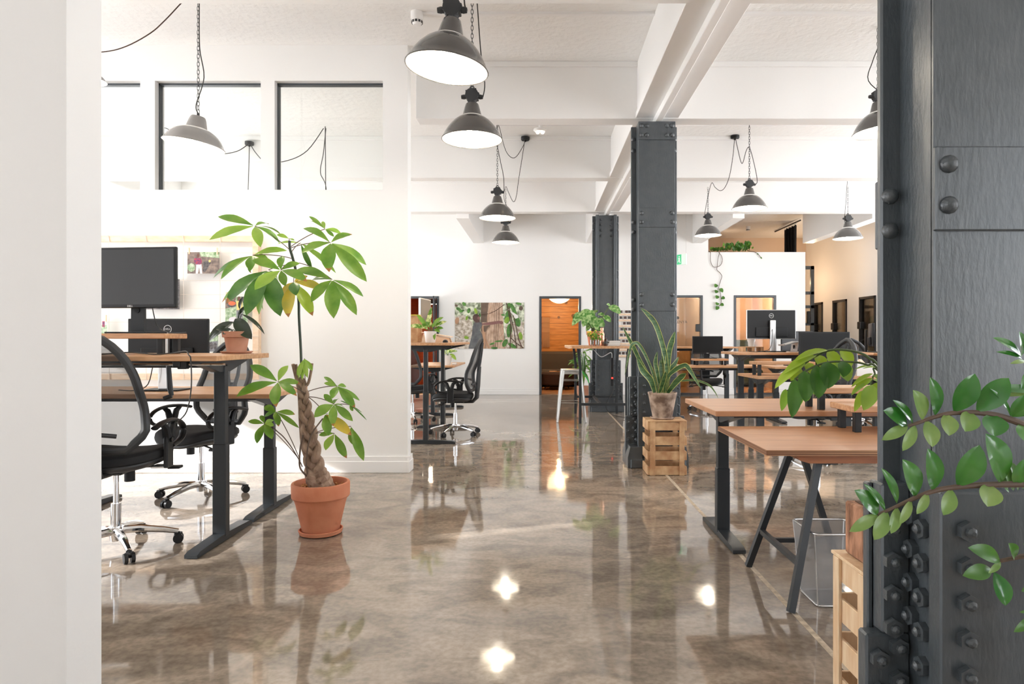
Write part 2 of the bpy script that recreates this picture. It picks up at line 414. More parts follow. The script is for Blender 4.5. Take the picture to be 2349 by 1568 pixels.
# saw-cut joint across the floor along the column line
m = MB(); m.box(1.12, 1.145, 1.0, 13.9, 0, .0012); struct(m.build('trim_1', 'gold_line', smooth=0))
# back wall with its door openings
DO = [(-3.06, -2.16, 0, 2.12), (0, .90, 0, 2.12), (2.62, 3.52, 0, 2.14), (4.19, 5.10, 0, 2.14)]
m = MB(); wall_xz(m, XL, 3.64, YB, YB + .12, 0, CZ, DO[:3]); wall_xz(m, 3.64, 5.73, YB, YB + .12, 0, 3.07, DO[3:])
m.box(5.61, 5.73, YB + .12, 17.4, 0, 3.07)
struct(m.build('wall_back', 'wall_paint', smooth=0))
m = MB()
xs = [XL] + [x for d in DO for x in d[:2]] + [5.73]
for a, b in zip(xs[::2], xs[1::2]):
    m.box(a, b, YB - .016, YB, 0, .14, .004); m.box(a, b, YB - .022, YB, 0, .10, .004)
struct(m.build('baseboard_back', 'trim_paint', smooth=0))
# right-hand wall: long glazing near the viewer, plain wall with doors towards the corridor
RD = [(13.78, 14.47, 0, 2.12), (15.08, 15.78, 0, 2.12), (16.36, 16.86, 0, 2.12)]
m = MB()
wall_yz(m, YN, 17.6, XR, XR + .2, 0, CZ, [(1.0 + i * 2.33, 2.75 + i * 2.33, .7, 3.4) for i in range(5)] + RD)
struct(m.build('wall_right', 'wall_paint', smooth=0))
# left-hand wall with the daylight windows of the side bay
m = MB()
wall_yz(m, YN, 14.2, XL - .2, XL, 0, CZ, [(-3.6, -1.6, .3, 3.2)] + [(2.0 + i * 1.95, 3.5 + i * 1.95, .3, 2.02) for i in range(6)] + [(2.0 + i * 1.95, 3.3 + i * 1.95, 2.45, 3.4) for i in range(6)])
struct(m.build('wall_left', 'wall_paint', smooth=0))
m = MB(); m.box(XL - 3.4, XL - .2, 1.5, 14, 3.68, 3.78); struct(m.build('sun_blocker', 'wall_paint', smooth=0))  # unseen slab added outside to keep sun out of the high windows
# wall behind the viewer
m = MB(); wall_xz(m, XL, XR, YN - .2, YN, 0, CZ, [(XL + 10.8, XL + 12.9, .5, 3.5)])
struct(m.build('wall_front', 'wall_paint', smooth=0))
# wall end close to the viewer on the left
m = MB(); m.box(-3.4, -1.157, 1.6, 1.728, 0, CZ); struct(m.build('wall_entry', 'wall_paint', smooth=0))
# partition with three square openings
PH = [(-4.55, -3.625, 2.566, 3.556), (-3.492, -2.53, 2.566, 3.556), (-2.404, -1.42, 2.566, 3.556)]
m = MB(); wall_xz(m, XL, -1.196, 5.94, 6.09, 0, CZ, PH); struct(m.build('wall_partition', 'wall_paint', smooth=0))
m = MB()
m.box(XL, -1.19, 5.924, 5.94, 0, .15, .004); m.box(XL, -1.185, 5.916, 5.94, 0, .105, .004)
m.box(-1.196, -1.18, 5.92, 6.10, 0, .15, .004); m.box(-1.196, -1.174, 5.914, 6.104, 0, .105, .004)
struct(m.build('baseboard_partition', 'trim_paint', smooth=0))
for i, (a, b, c, d) in enumerate(PH):
    fr = MB(); t = .011
    for q in ((a, a + t, c, d), (b - t, b, c, d), (a, b, c, c + t * .6), (a, b, d - t * 1.6, d)): fr.box(q[0], q[1], 6.0, 6.05, q[2], q[3])
    o = struct(fr.build('window_%d' % (i + 1), 'frame_dark', smooth=0))
    gl = MB(); gl.box(a + t, b - t, 6.02, 6.026, c + t * .6, d - t * 1.6); gl.build('pane', 'glass', o, world=True, smooth=0)
# ---- ceiling beams
def xbeam(y, x0=XL, x1=XR):
    m = MB(); m.box(x0, x1, y, y + .19, 3.335, CZ, .004); m.box(x0, x1, y - .03, y + .22, CZ - .05, CZ, .004)
    struct(m.build('ceiling_beam', 'beam_paint', smooth=0))
for y in (-.7, 1.66, 3.95, 6.31, 8.64, 10.96): xbeam(y) if y != 6.31 else xbeam(y, -1.19)
m = MB()
m.box(.945, 1.33, YN, 11.3, 3.40, CZ, .004); m.box(.93, 1.345, YN, 11.3, 3.345, 3.40, .004)
m.box(1.105, 1.165, YN, 11.3, 3.275, 3.345, .004)
struct(m.build('ceiling_beam', 'beam_paint', smooth=0))
for x0, x1, ye in ((-1.42, -1.2, 14.08), (1.0, 1.22, 14.08), (3.30, 3.50, 14.08), (5.68, 5.90, 14.1)):
    m = MB(); m.box(x0, x1, 11.15, ye, 3.26, CZ, .004); struct(m.build('ceiling_beam', 'beam_paint', smooth=0))
# conduit strip on the plaster
m = MB(); m.box(-1.0, 6.9, 5.33, 5.36, CZ - .022, CZ); m.box(-1.0, 6.9, 8.16, 8.17, CZ - .012, CZ); struct(m.build('trim_2', 'trim_paint', smooth=0))
# hanging cords by the left bay
# ---- rooms behind the back wall
def room(name, x0, x1, z1, wall, y1=17.2, floor='room_floor', y0=None):
    y0 = y0 or YB + .13
    m = MB(); m.box(x0, x1, y1, y1 + .1, 0, z1); struct(m.build('wall_' + name, wall, smooth=0, at=(x0, y1, 0)))
    m = MB(); m.box(x0 - .08, x0, y0, y1, 0, z1); m.box(x1, x1 + .08, y0, y1, 0, z1); struct(m.build('wall_' + name + '_side', wall, smooth=0))
    m = MB(); m.box(x0, x1, y0, y1, z1, z1 + .08); struct(m.build('ceiling_' + name, 'wall_paint', smooth=0))
    m = MB(); m.box(x0, x1, y0, y1, 0, .012); struct(m.build('floor_' + name, floor, smooth=0, at=(x0, y0, 0)))
room('orange', -4.2, -1.3, 2.7, 'orange_wall')
room('lounge', -.9, 1.7, 2.75, 'log_wall', y1=17.0)
room('booth', 1.95, 3.78, 2.75, 'tan_wall', y1=16.9)
room('meeting', 3.92, 5.55, 2.75, 'clay_wall', y1=17.0)
# loft above the meeting rooms and the end of the corridor
m = MB(); m.box(3.52, 3.64, YB + .12, 17.4, 2.84, CZ); m.box(XL, XR + .2, 17.4, 17.55, 0, CZ); m.box(3.64, 5.61, YB + .12, 17.4, 2.9, 3.0)
struct(m.build('wall_loft', 'tan_wall', smooth=0))
# ---- doors
def door_frame(n, x0, x1, z1, mname='frame_dark'):
    m = MB(); t = .05
    m.box(x0, x0 + t, YB - .015, YB + .10, 0, z1, .004); m.box(x1 - t, x1, YB - .015, YB + .10, 0, z1, .004); m.box(x0 + t, x1 - t, YB - .015, YB + .10, z1 - t, z1, .004)
    return struct(m.build('door_%d' % n, mname, smooth=0))
d0 = door_frame(1, *DO[0][:2], 2.12)
m = MB(); R = Rz(math.radians(-83)).to_3x3()      # glass leaf standing open towards the office
for q in ((0, .86, 0, .03), (0, .86, 2.02, 2.05), (0, .03, 0, 2.05), (.83, .86, 0, 2.05)): m.box(q[0], q[1], -.015, .015, q[2], q[3])
m.v = [R @ p + V((-2.24, YB - .02, .02)) for p in m.v]; lf = m.build('door_leaf', 'frame_dark', d0, world=True, smooth=0)
m = MB(); m.box(.03, .83, -.004, .004, .03, 2.02); m.v = [R @ p + V((-2.24, YB - .02, .02)) for p in m.v]; m.build('pane', 'glass', lf, world=True, smooth=0)
door_frame(2, *DO[1][:2], 2.12)
for n, d in ((3, DO[2]), (4, DO[3])):
    f = door_frame(n, d[0], d[1], 2.14)
    m = MB(); m.box(d[0] + .055, d[1] - .055, YB + .02, YB + .03, .03, 2.08); lf = m.build('pane', 'glass_dim', f, world=True, smooth=0)
    m = MB(); m.box(d[1] - .15, d[1] - .02, YB - .012, YB + .05, 1.36, 1.52, .01); m.build('hinge', 'frame_black', f, world=True)
    m = MB(); m.box(d[0] + .055, d[1] - .055, YB + .012, YB + .036, 0, .04); m.build('bottom_rail', 'frame_black', f, world=True, smooth=0)
    if n == 3:
        M = T(3.055, YB - .004 + .02, 1.565) @ Rx(PI / 2)
        wm = words_mesh('KENYA', .085, M, .001)
        c = W(1557, 723, YB); wm.X = None
        wm.lathe([(.0, 0), (.022, 0), (.034, .002)], (2.985, YB + .016, 1.655), 14, Rx(PI / 2).to_3x3())
        wm.build('lettering', 'mural_ink', f, world=True, smooth=0)
for n, (y0, y1, _, z1) in enumerate(RD):
    m = MB(); t = .05
    m.box(XR - .03, XR + .06, y0, y0 + t, 0, z1); m.box(XR - .03, XR + .06, y1 - t, y1, 0, z1); m.box(XR - .03, XR + .06, y0, y1, z1 - t, z1)
    f = struct(m.build('door_%d' % (n + 5), 'frame_black', smooth=0))
    m = MB(); m.box(XR + .02, XR + .03, y0 + t, y1 - t, 0, z1 - t); m.build('pane', 'glass_dim', f, world=True, smooth=0)
    m = MB(); m.box(XR - .06, XR + .04, y1 - .13, y1 + .02, 1.42, 1.58, .01); m.build('hinge', 'frame_black', f, world=True)
# glass side rooms behind those doors
m = MB(); m.box(XR + 1.2, XR + 1.3, 13.2, 17.6, 0, 2.6); m.box(XR + .2, XR + 1.2, 13.1, 13.2, 0, 2.7); m.box(XR + .2, XR + 1.3, 17.5, 17.6, 0, 2.7); m.box(XR + .2, XR + 1.3, 13.1, 17.6, 2.6, 2.7); m.box(XR + .2, XR + 1.3, 13.1, 17.6, -.1, 0); struct(m.build('wall_side_room', 'tan_wall', smooth=0))
m = MB(); m.k = 0
m.poly([(XR + 1.19, 14.2, .2), (XR + 1.19, 15.0, .2), (XR + 1.19, 15.1, 1.4), (XR + 1.19, 14.5, 1.75), (XR + 1.19, 14.2, 1.2)]); m.k = 1
m.poly([(XR + 1.185, 14.4, 1.5), (XR + 1.185, 14.9, 1.5), (XR + 1.185, 14.9, 1.95), (XR + 1.185, 14.4, 1.95)]); m.k = 2
m.poly([(XR + 1.188, 15.3, .1), (XR + 1.188, 17.2, .1), (XR + 1.188, 17.2, 1.5), (XR + 1.188, 16.2, 1.8), (XR + 1.188, 15.3, 1.2)])
mu = MB(); mu.v = m.v; mu.f = m.f; mu.mi = m.mi
tag(mu.build('wall_mural', ['mural_blue', 'mural_yellow', 'mural_green'], smooth=0), 'blue, yellow and green painted mural seen through the corridor glass doors', 'mural')
# glazed partition in the corridor
m = MB(); y = 15.6; x0, x1, zt = 5.75, 6.56, 2.94
for q in ((x0, x0 + .05, 0, zt), (x1 - .08, x1, 0, zt), (x0, x1, zt - .08, zt), (x0, x1, 2.26, 2.33), (x0, x1, 1.93, 2.0), (x0, x1, 1.52, 1.58), (x0, x1, 1.0, 1.05), (x0, x1, 0, .06)):
    m.box(q[0], q[1], y, y + .05, q[2], q[3])
o = struct(m.build('window_4', 'frame_dark', smooth=0))
m = MB(); m.box(x0, x1, y + .02, y + .028, 0, zt - .02); m.build('pane', 'glass', o, world=True, smooth=0)
m = MB(); m.box(6.38, 6.45, y - .06, y + .02, 1.56, 1.86, .01); m.build('handle', 'frame_black', o, world=True)

# ---------------------------------------------------------------- riveted steel columns
def hexbolt(mb, c, axis, r=.024, h=.018):
    """hexagonal nut with the round shank end showing, standing on a plate along axis"""
    c = V(c); a = V(axis); mb.tube([c - a * .004, c + a * h], r, 6, flat=1.0); mb.tube([c + a * (h - .002), c + a * (h + .008), c + a * (h + .013)], [r * .52, r * .5, r * .2], 8)
def rivet(mb, c, axis, r=.022):
    c = V(c); a = V(axis); mb.tube([c - a * .003, c + a * .006, c + a * .013, c + a * .018], [r, r * .93, r * .66, r * .2], 12)
def add_bolts(parent, spots, kind):
    """each bolt an object of its own, sharing one mesh per direction"""
    protos = {}
    for c, ax in spots:
        key = (kind, tuple(ax))
        if key not in protos:
            mb = MB(); (hexbolt if kind == 'bolt' else rivet)(mb, (0, 0, 0), ax)
            o = mb.build(kind, 'bolt_paint', parent); protos[key] = o; o.location = c
        else:
            o = protos[key].copy(); COL.objects.link(o); o.parent = parent; o.location = c
def column(y, label, open_web=False):
    """local frame: x = 0 on the column axis, y = 0 on its front face"""
    t = thing('steel_column', label, 'column', (1.116, y, 0)); t['kind'] = 'thing'
    top = 3.272; hw = .174; dp = .25
    m = MB()
    if not open_web:
        m.box(-hw, hw, 0, .016, 0, top, .003)                                 # front plate
        m.box(-hw, -hw + .02, .01, dp - .01, 0, top); m.box(hw - .02, hw, .01, dp - .01, 0, top)
        m.box(-hw, hw, dp - .016, dp, 0, top, .003)
    else:                                                                       # two channels, the web set back between them
        for s in (-1, 1):
            a, b = sorted((s * hw, s * (hw - .05)))
            m.box(a, b, 0, .03, 0, top, .006); m.box(a, b, .03, dp, 0, top)
        m.box(-hw + .03, hw - .03, .075, .10, 0, top)
    m.build('shaft', 'steel_paint', t, smooth=20)
    m = MB()
    for s in (-1, 1):
        a, b = sorted((s * (hw - .005), s * (hw + .049)))
        m.box(a, b, .148, .172, .05, top, .005)
        a, b = sorted((s * (hw + .01), s * (hw + .047)))
        for z in (1.455, 2.27): m.box(a, b, .172, .186, z, z + .18, .004)
    m.build('flange', 'steel_paint', t, smooth=20)
    if not open_web:
        for z0, z1 in ((1.475, 1.675), (2.27, 2.455), (3.10, top + .002)):
            m = MB(); m.box(-hw - .002, hw + .002, -.010, .004, z0, z1, .003); m.build('splice_plate', 'steel_paint', t, smooth=20)
    # base: gusset plates front and sides, angles and a cast shoe
    m = MB()
    m.box(-hw - .012, hw + .012, -.045, .004, .02, .862, .004)
    m.build('front_gusset', 'steel_paint', t, smooth=20)
    for s in (-1, 1):
        m = MB()
        sx = lambda a, b: sorted((s * a, s * b))
        for a, b, y0, y1, z0, z1 in ((.222, .240, .145, .180, .0, .845), (.242, .258, .150, .176, .0, .842), (.174, .246, .10, .148, .47, .85), (.174, .286, .10, .146, .0, .468)):
            q = sx(a, b); m.box(q[0], q[1], y0, y1, z0, z1, .005)
        m.build('side_gusset', 'steel_paint', t, smooth=20)
        m = MB(); q = [(s * .15, 0), (s * .285, 0), (s * .285, .10), (s * .262, .20), (s * .15, .20)]
        m.prism(q, -.08, dp + .06, 'y'); m.build('shoe', 'steel_paint', t, smooth=20)
    m = MB(); m.box(-.26, .26, -.09, dp + .07, 0, .085, .008); m.build('base_plate', 'steel_paint', t, smooth=20)
    sp = []
    for i in range(8):
        z = .775 - .0836 * i
        for x in (-.128, .128): sp.append(((x, -.045, z), (0, -1, 0)))
        if z > .47:
            for s in (-1, 1): sp.append(((s * .222, .10, z - .035), (0, -1, 0)))
            for s in (-1, 1): sp.append(((s * .174, .082, z - .0), (s, 0, 0)))
        else:
            for s in (-1, 1): sp.append(((s * .256, .10, z - .03), (0, -1, 0))); sp.append(((s * .208, .10, z + .0), (0, -1, 0)))
        for s in (-1, 1): sp.append(((s * (hw + .0), .035, z - .02), (s, 0, 0)))
    add_bolts(t, sp, 'bolt')
    rv = []
    if not open_web:
        for z in (1.535, 1.632, 2.32, 2.405, 3.145, 3.232):
            for x in (-.145, .145): rv.append(((x, -.010, z), (0, -1, 0)))
        for x in (-.095, .095): rv += [((x, -.010, 3.145), (0, -1, 0)), ((x, -.010, 3.232), (0, -1, 0))]
    else:
        for z in (2.93, 3.02, 3.11, 3.2):
            for x in (-.085, .085): rv.append(((x, .075, z), (0, -1, 0)))
    for z in (1.50, 1.59, 2.25, 2.345, 3.04, 3.15):
        for s in (-1, 1): rv.append(((s * (hw + .026), .148, z), (0, -1, 0)))
    add_bolts(t, rv, 'rivet')
    return t
column(1.56, 'massive dark grey riveted steel column close up behind the glossy green branches', False)
column(6.21, 'dark grey riveted steel column behind the snake plant on the crate', False)
column(10.86, 'slim dark grey steel column with recessed web beside the tall bar table', True)

# ---------------------------------------------------------------- camera and light
cd = bpy.data.cameras.new('camera'); cam = bpy.data.objects.new('camera', cd); COL.objects.link(cam)
cd.sensor_width = 36; cd.lens = 36 * F / 2349; cd.shift_x = -(VX - 1174.5) / 2349; cd.shift_y = (VY - 784) / 2349; cd.clip_start = .05
cam.location = (0, 0, H); cam.rotation_euler = (PI / 2, 0, 0); scene.camera = cam
w = bpy.data.worlds.new('sky'); scene.world = w; w.use_nodes = True
WN = w.node_tree.nodes; WL = w.node_tree.links; bg = WN['Background']; bg.inputs['Strength'].default_value = 3.0
wtc = WN.new('ShaderNodeTexCoord'); wsp = WN.new('ShaderNodeSeparateXYZ'); wr = WN.new('ShaderNodeValToRGB')   # pale sky; lower half added brighter to light the ceiling
WL.new(wtc.outputs['Generated'], wsp.inputs[0]); wm = WN.new('ShaderNodeMapRange'); wm.inputs['From Min'].default_value = -.15; wm.inputs['From Max'].default_value = .15
WL.new(wsp.outputs['Z'], wm.inputs['Value']); WL.new(wm.outputs[0], wr.inputs['Fac'])
wr.color_ramp.elements[0].color = (1.68, 1.70, 1.73, 1); wr.color_ramp.elements[1].color = (.82, .89, .97, 1); WL.new(wr.outputs[0], bg.inputs['Color'])
def sun(direction, strength, col, angle):
    l = bpy.data.lights.new('sun', 'SUN'); l.energy = strength; l.color = col; l.angle = angle
    o = bpy.data.objects.new('sun', l); COL.objects.link(o); o.rotation_euler = V(direction).to_track_quat('-Z', 'Y').to_euler(); o.location = (-8, 0, 6)
sun((1, .35, -.455), 4.5, (1, .985, .965), .012)
def portal(loc, rot, sx, sy):
    l = bpy.data.lights.new('window_light', 'AREA'); l.shape = 'RECTANGLE'; l.size = sx; l.size_y = sy; l.cycles.is_portal = True
    o = bpy.data.objects.new('window_light', l); COL.objects.link(o); o.location = loc; o.rotation_euler = rot
ym = (YN + 14) / 2
portal((XL - .1, 7.8, 2.0), (0, -PI / 2, 0), 3.5, 11.8); portal((XL - .1, -2.6, 1.75), (0, -PI / 2, 0), 2.9, 2.0)
portal((XR + .1, 6.7, 2.1), (0, PI / 2, 0), 3.0, 11.6)
portal((5.85, YN - .1, 2.0), (PI / 2, 0, 0), 2.3, 3.2)
def lamp_light(loc, power, col=(1, .82, .60), r=.06, name='lamp_light'):
    l = bpy.data.lights.new(name, 'POINT'); l.energy = power; l.color = col; l.shadow_soft_size = r
    o = bpy.data.objects.new(name, l); COL.objects.link(o); o.location = loc
lamp_light((.49, 15.5, 1.95), 26, (1, .72, .42)); lamp_light((-2.6, 15.6, 2.1), 26, (1, .6, .32)); lamp_light((3.0, 15.5, 2.4), 26, (1, .88, .74)); lamp_light((4.5, 15.3, 2.4), 75, (1, .87, .70))
lamp_light((6.3, 16.4, 2.6), 10, (1, .70, .44)); lamp_light((6.1, 14.7, 3.0), 7, (1, .70, .44)); lamp_light((4.6, 16.2, 3.5), 1.2, (1, .74, .5)); lamp_light((XR + .6, 15.2, 2.3), 12, (1, .8, .55))
EXPO = .98
scene.view_settings.view_transform = 'Standard'; scene.view_settings.look = 'None'; scene.view_settings.exposure = EXPO; scene.view_settings.gamma = 1
scene.view_settings.use_curve_mapping = False
cy = scene.cycles
cy.use_denoising = True; cy.use_adaptive_sampling = True; cy.adaptive_threshold = .08; cy.adaptive_min_samples = 16; cy.max_bounces = 8; cy.diffuse_bounces = 5; cy.glossy_bounces = 4; cy.transparent_max_bounces = 16; cy.transmission_bounces = 4
cy.sample_clamp_indirect = 8; cy.caustics_reflective = False; cy.caustics_refractive = False
# ---------------------------------------------------------------- desks
def desk(label, loc, L, D, z, rz=0, legs=None, crank=None, top='oak', thick=.03, group='height adjustable desks', tray=True):
    """local frame: x along the desk, y across it, origin on the floor under the middle of the top"""
    t = thing('standing_desk', label, 'desk', loc, rz, group)
    m = MB(); m.box(-L / 2, L / 2, -D / 2, D / 2, z - thick, z, .003); m.build('desktop', top, t)
    lx = L / 2 - .145
    for s in (-1, 1):
        x = s * lx
        m = MB(); m.box(x - .040, x + .040, -.028, .028, .03, z * .52, .004); lg = m.build('leg', 'desk_steel', t)
        m = MB(); m.box(x - .034, x + .034, -.023, .023, z * .5, z - thick - .04, .003); m.build('leg_tube', 'desk_steel', lg)
        m = MB(); m.prism([(-.345, .004), (.345, .004), (.345, .022), (.31, .034), (.06, .045), (-.06, .045), (-.31, .034), (-.345, .022)], x - .036, x + .036, 'x'); m.build('foot', 'desk_steel', t)
        m = MB(); m.prism([(-D / 2 + .05, z - thick - .001), (D / 2 - .05, z - thick - .001), (D / 2 - .05, z - thick - .014), (.06, z - thick - .075), (-.06, z - thick - .075), (-D / 2 + .05, z - thick - .014)], x - .028, x + .028, 'x')
        br = m.build('top_bracket', 'desk_steel', t)
        m = MB()
        for yy in (-.012, .012):
            for zz in (-.035, -.05): m.tube([(x + s * .027, yy, z - thick + zz), (x + s * .031, yy, z - thick + zz)], .004, 8)
        m.build('screw', 'black_plastic', br)
    m = MB(); m.box(-lx, lx, -.03, .03, z - thick - .05, z - thick - .008); m.build('crossbar', 'desk_steel', t, smooth=0)
    if crank is not None:
        x = crank; yy = -D / 2 + .06
        m = MB(); m.tube([(x - .55, yy, z - thick - .02), (x + .26, yy, z - thick - .02)], .0065, 8); rod = m.build('crank_rod', 'chrome', t)
        m = MB(); m.box(x - .02, x + .02, yy - .03, yy + .03, z - thick - .035, z - thick, .004); m.box(x + .0, x + .05, yy - .02, yy + .02, z - thick - .045, z - thick, .004); m.build('crank_clamp', 'black_plastic', t)
        m = MB(); m.tube([(x - .03, yy - .05, z - thick - .025), (x - .022, yy - .05, z - thick - .15), (x - .012, yy - .05, z - thick - .19)], [.012, .015, .011], 10); m.tube([(x - .012, yy - .05, z - thick - .19), (x - .05, yy - .06, z - thick - .205)], [.012, .012], 10); m.build('crank_handle', 'black_plastic', t)
    return t
desk('oak desk raised to standing height at left carrying a screen on a wooden riser', (-2.577, 3.95, 0), 1.6, .7, 1.122, crank=.56)
desk('oak desk at sitting height behind the raised left desk, nearest the white partition', (-2.577, 4.665, 0), 1.6, .7, .85)
desk('raised oak desk with a white potted plant, seen end-on beside the partition corner', (-1.31, 8.22, 0), 1.62, .7, 1.165, rz=-PI / 2)
desk('low oak desk with a textured white plant pot, behind the end-on raised desk', (-1.68, 10.92, 0), 1.5, .72, .79, rz=PI / 2)
desk('long orange-brown plywood desk standing just behind the trestle table', (1.785, 4.035, 0), 1.6, .77, .812, top='plywood')
desk('oak desk at sitting height holding the wide black monitor and white planter box', (3.13, 7.33, 0), 1.6, .7, .81)
desk('raised oak desk carrying the silver-legged monitor and the laptop stands', (3.13, 8.035, 0), 1.6, .7, 1.05)
desk('oak desk behind the snake plant with a small monitor and an orange pot', (2.72, 10.42, 0), 1.6, .7, .787, crank=-.2)
desk('farthest raised oak desk before the lettered glass door', (2.92, 12.3, 0), 1.5, .7, 1.06)
desk('raised oak desk at the end of the monitor row beside the nearest column', (4.8, 8.035, 0), 1.6, .7, 1.04)
desk('oak desk standing behind the silver monitor row with a dark monitor on it', (4.15, 9.65, 0), 1.6, .7, .81)
# trestle table
t = thing('trestle_table', 'plywood table top on black A-shaped trestle legs beside the wire bin', 'table', (1.8, 3.215, 0))
def tw(n, m, mt, p=t, **k): return m.build(n, mt, p, world=True, **k)
m = MB(); m.box(.985, 2.65, 2.83, 3.60, .710, .735, .002); top = tw('tabletop', m, 'plywood')
m = MB(); m.box(.9835, .986, 2.83, 3.60, .7105, .7345); m.box(.985, 2.65, 2.8285, 2.831, .7105, .7345); tw('plywood_edge', m, 'ply_edge', top, smooth=0)
m = MB(); m.prism([(1.12, .709), (2.62, .709), (2.62, .668), (1.19, .668), (1.15, .68)], 2.88, 3.54, 'y'); tw('apron', m, 'apron_wood')
for x0 in (1.30, 2.28):
    lgs = [((x0 - .185, 2.90, .005), (x0, 3.04, .665)), ((x0 - .185, 3.49, .005), (x0, 3.36, .665)), ((x0 + .30, 3.49, .005), (x0 + .04, 3.36, .665))]
    for a, b in lgs:
        m = MB(); m.tube([a, b], .021, 4, ref=(1, 1, 0)); tw('leg', m, 'desk_steel', smooth=0)
    m = MB(); m.box(x0 - .02, x0 + .07, 3.0, 3.40, .64, .668); tw('trestle_bar', m, 'desk_steel', smooth=0)
    m = MB(); m.tube([(x0 - .13, 2.945, .205), (x0 - .13, 3.45, .205)], .017, 4, ref=(1, 0, 1)); tw('crossbar', m, 'desk_steel', smooth=0)
    m = MB(); m.tube([(x0 - .12, 3.29, .205), (x0 + .2, 3.29, .205)], .015, 4, ref=(0, 1, 1)); tw('crossbar', m, 'desk_steel', smooth=0)
def riser(label, x0, x1, y0, y1, zb, zt, rz=0):
    t = thing('monitor_riser', label, 'monitor riser', ((x0 + x1) / 2, (y0 + y1) / 2, zb), 0, 'wooden monitor risers')
    m = MB(); m.box(x0, x1, y0, y1, zt - .032, zt, .004); m.build('board', 'oak', t, world=True)
    for x in (x0 + .045, x1 - .045):
        for y in (y0 + .045, y1 - .045):
            m = MB(); m.box(x - .017, x + .017, y - .017, y + .017, zb + .0005, zt - .031, .002); m.build('leg', 'black_plastic', t, world=True)
riser('wooden riser board on the raised desk, under the front-facing monitor at left', -2.86, -2.265, 3.95, 4.21, 1.122, 1.248)
riser('thick wooden riser on the trestle table beside the column', 1.595, 2.2, 3.33, 3.59, .735, .872)
riser('wooden riser on the plywood desk behind the hanging green leaves', 1.565, 2.15, 3.69, 3.95, .812, .938)
riser('wooden riser on the sitting-height oak desk in front of the silver monitor', 2.36, 3.0, 7.1, 7.36, .81, .962)
riser('wooden riser under the small monitor on the desk behind the snake plant', 2.48, 3.02, 10.42, 10.68, .787, .89)
# ---------------------------------------------------------------- monitors
def ring_logo(parent, c, r, M, size):
    mb = MB(); mb.X = M @ T(*c); n = 28
    P = []
    for k in range(n):
        a = 2 * PI * k / n; P += [(r * math.cos(a), 0, r * math.sin(a)), (r * .86 * math.cos(a), 0, r * .86 * math.sin(a))]
    mb.add(P, [(2 * k, (2 * k + 2) % (2 * n), (2 * k + 3) % (2 * n), 2 * k + 1) for k in range(n)])
    wm = words_mesh('DELL', size, M @ T(c[0], c[1], c[2]) @ Rz(0) @ Rx(PI / 2), .0005)
    mb.X = None; mb.add(wm.v, wm.f)
    mb.build('logo', 'logo_white', parent, smooth=0)
def monitor(label, loc, rz, w, h, zc, back=False, silver=False, logo='front', tilt=0, frame='black_plastic', glass='screen'):
    """local: screen faces -y; loc is where the base stands; zc = height of the panel centre above it"""
    t = thing('monitor', label, 'monitor', loc, rz, 'desk monitors')
    A = T(0, -.05, zc) @ Rx(tilt)
    m = MB(); m.X = A; m.box(-w / 2, w / 2, -.012, .012, -h / 2, h / 2, .005); body = m.build('housing', frame, t)
    m = MB(); m.X = A; m.box(-w / 2 + .012, w / 2 - .012, -.0135, -.010, -h / 2 + .022, h / 2 - .014); m.build('screen', glass, t, smooth=0)
    m = MB(); m.X = A; m.box(-w / 2 + .007, w / 2 - .007, .006, .016, -h / 2 + .007, h / 2 - .007, .004); m.box(-w * .32, w * .32, .014, .034, -h * .42, -h * .1, .008); m.build('back_cover', 'black_plastic', t)
    st = 'silver' if silver else 'black_plastic'
    m = MB(); wd = .034 if silver else .045
    m.prism([(-wd, .01), (wd, .01), (wd * .85, zc + .06), (-wd * .85, zc + .06)], .0, .022, 'y') if not silver else m.box(-.034, .034, -.004, .03, .008, zc + .05, .006)
    nk = m.build('stand_neck', st, t)
    m = MB(); m.tube([(0, -.0045, zc * .42), (0, -.0005, zc * .42)], .017, 14); m.build('cable_hole', 'black_fabric', nk)
    m = MB(); m.box(-.135, .135, -.11, .09, .0005, .010, .004); m.build('stand_base', st if not silver else 'black_plastic', t)
    if logo == 'front':
        wm = words_mesh('DELL', .017, A @ T(0, -.0135, -h / 2 + .011) @ Rx(PI / 2), .0004); wm.build('logo', 'logo_white', t, smooth=0)
    elif logo == 'back':
        ring_logo(t, (0, 0, 0), .029, A @ T(0, .0168, h / 2 - .075) @ Rz(PI), .019)
    m = MB(); m.tube(smooth_path([(.01, .03, zc - .06), (.03, .08, zc * .6), (.06, .10, .05), (.16, .08, .006), (.30, .04, .006)]), .0035, 6); m.build('cable', 'cable_black', t)
    return t
monitor('front-facing dark monitor on the wooden riser of the raised desk at left', (-2.52, 4.10, 1.2485), -.10, .60, .375, .345, logo='front')
monitor('black monitor seen from behind on the sitting-height desk at left, round white logo', (-2.645, 4.62, .851), PI, .575, .345, .335, back=True, silver=True, logo='back')
monitor('large monitor seen from behind with tall silver stand and round white logo', (2.845, 7.98, 1.051), PI, .605, .36, .337, back=True, silver=True, logo='back', frame='silver')
monitor('wide black monitor rising behind the drooping green leaves', (3.255, 7.52, .811), 0, .58, .34, .31, logo=None, glass='screen_low_reflection')
monitor('small dark monitor on the riser behind the snake plant', (2.71, 10.58, .891), .0, .49, .285, .217, logo='front', glass='screen_low_reflection')
monitor('dark monitor half hidden behind the silver monitor stand', (3.80, 9.72, .811), .15, .50, .30, .36, logo=None)
monitor('grey-lit monitor facing front beside the nearest column', (4.34, 7.97, 1.041), .0, .42, .23, .16, logo=None)
monitor('black monitor turned edge-on beside the nearest column', (4.12, 8.22, 1.041), 1.2, .42, .29, .22, logo=None)
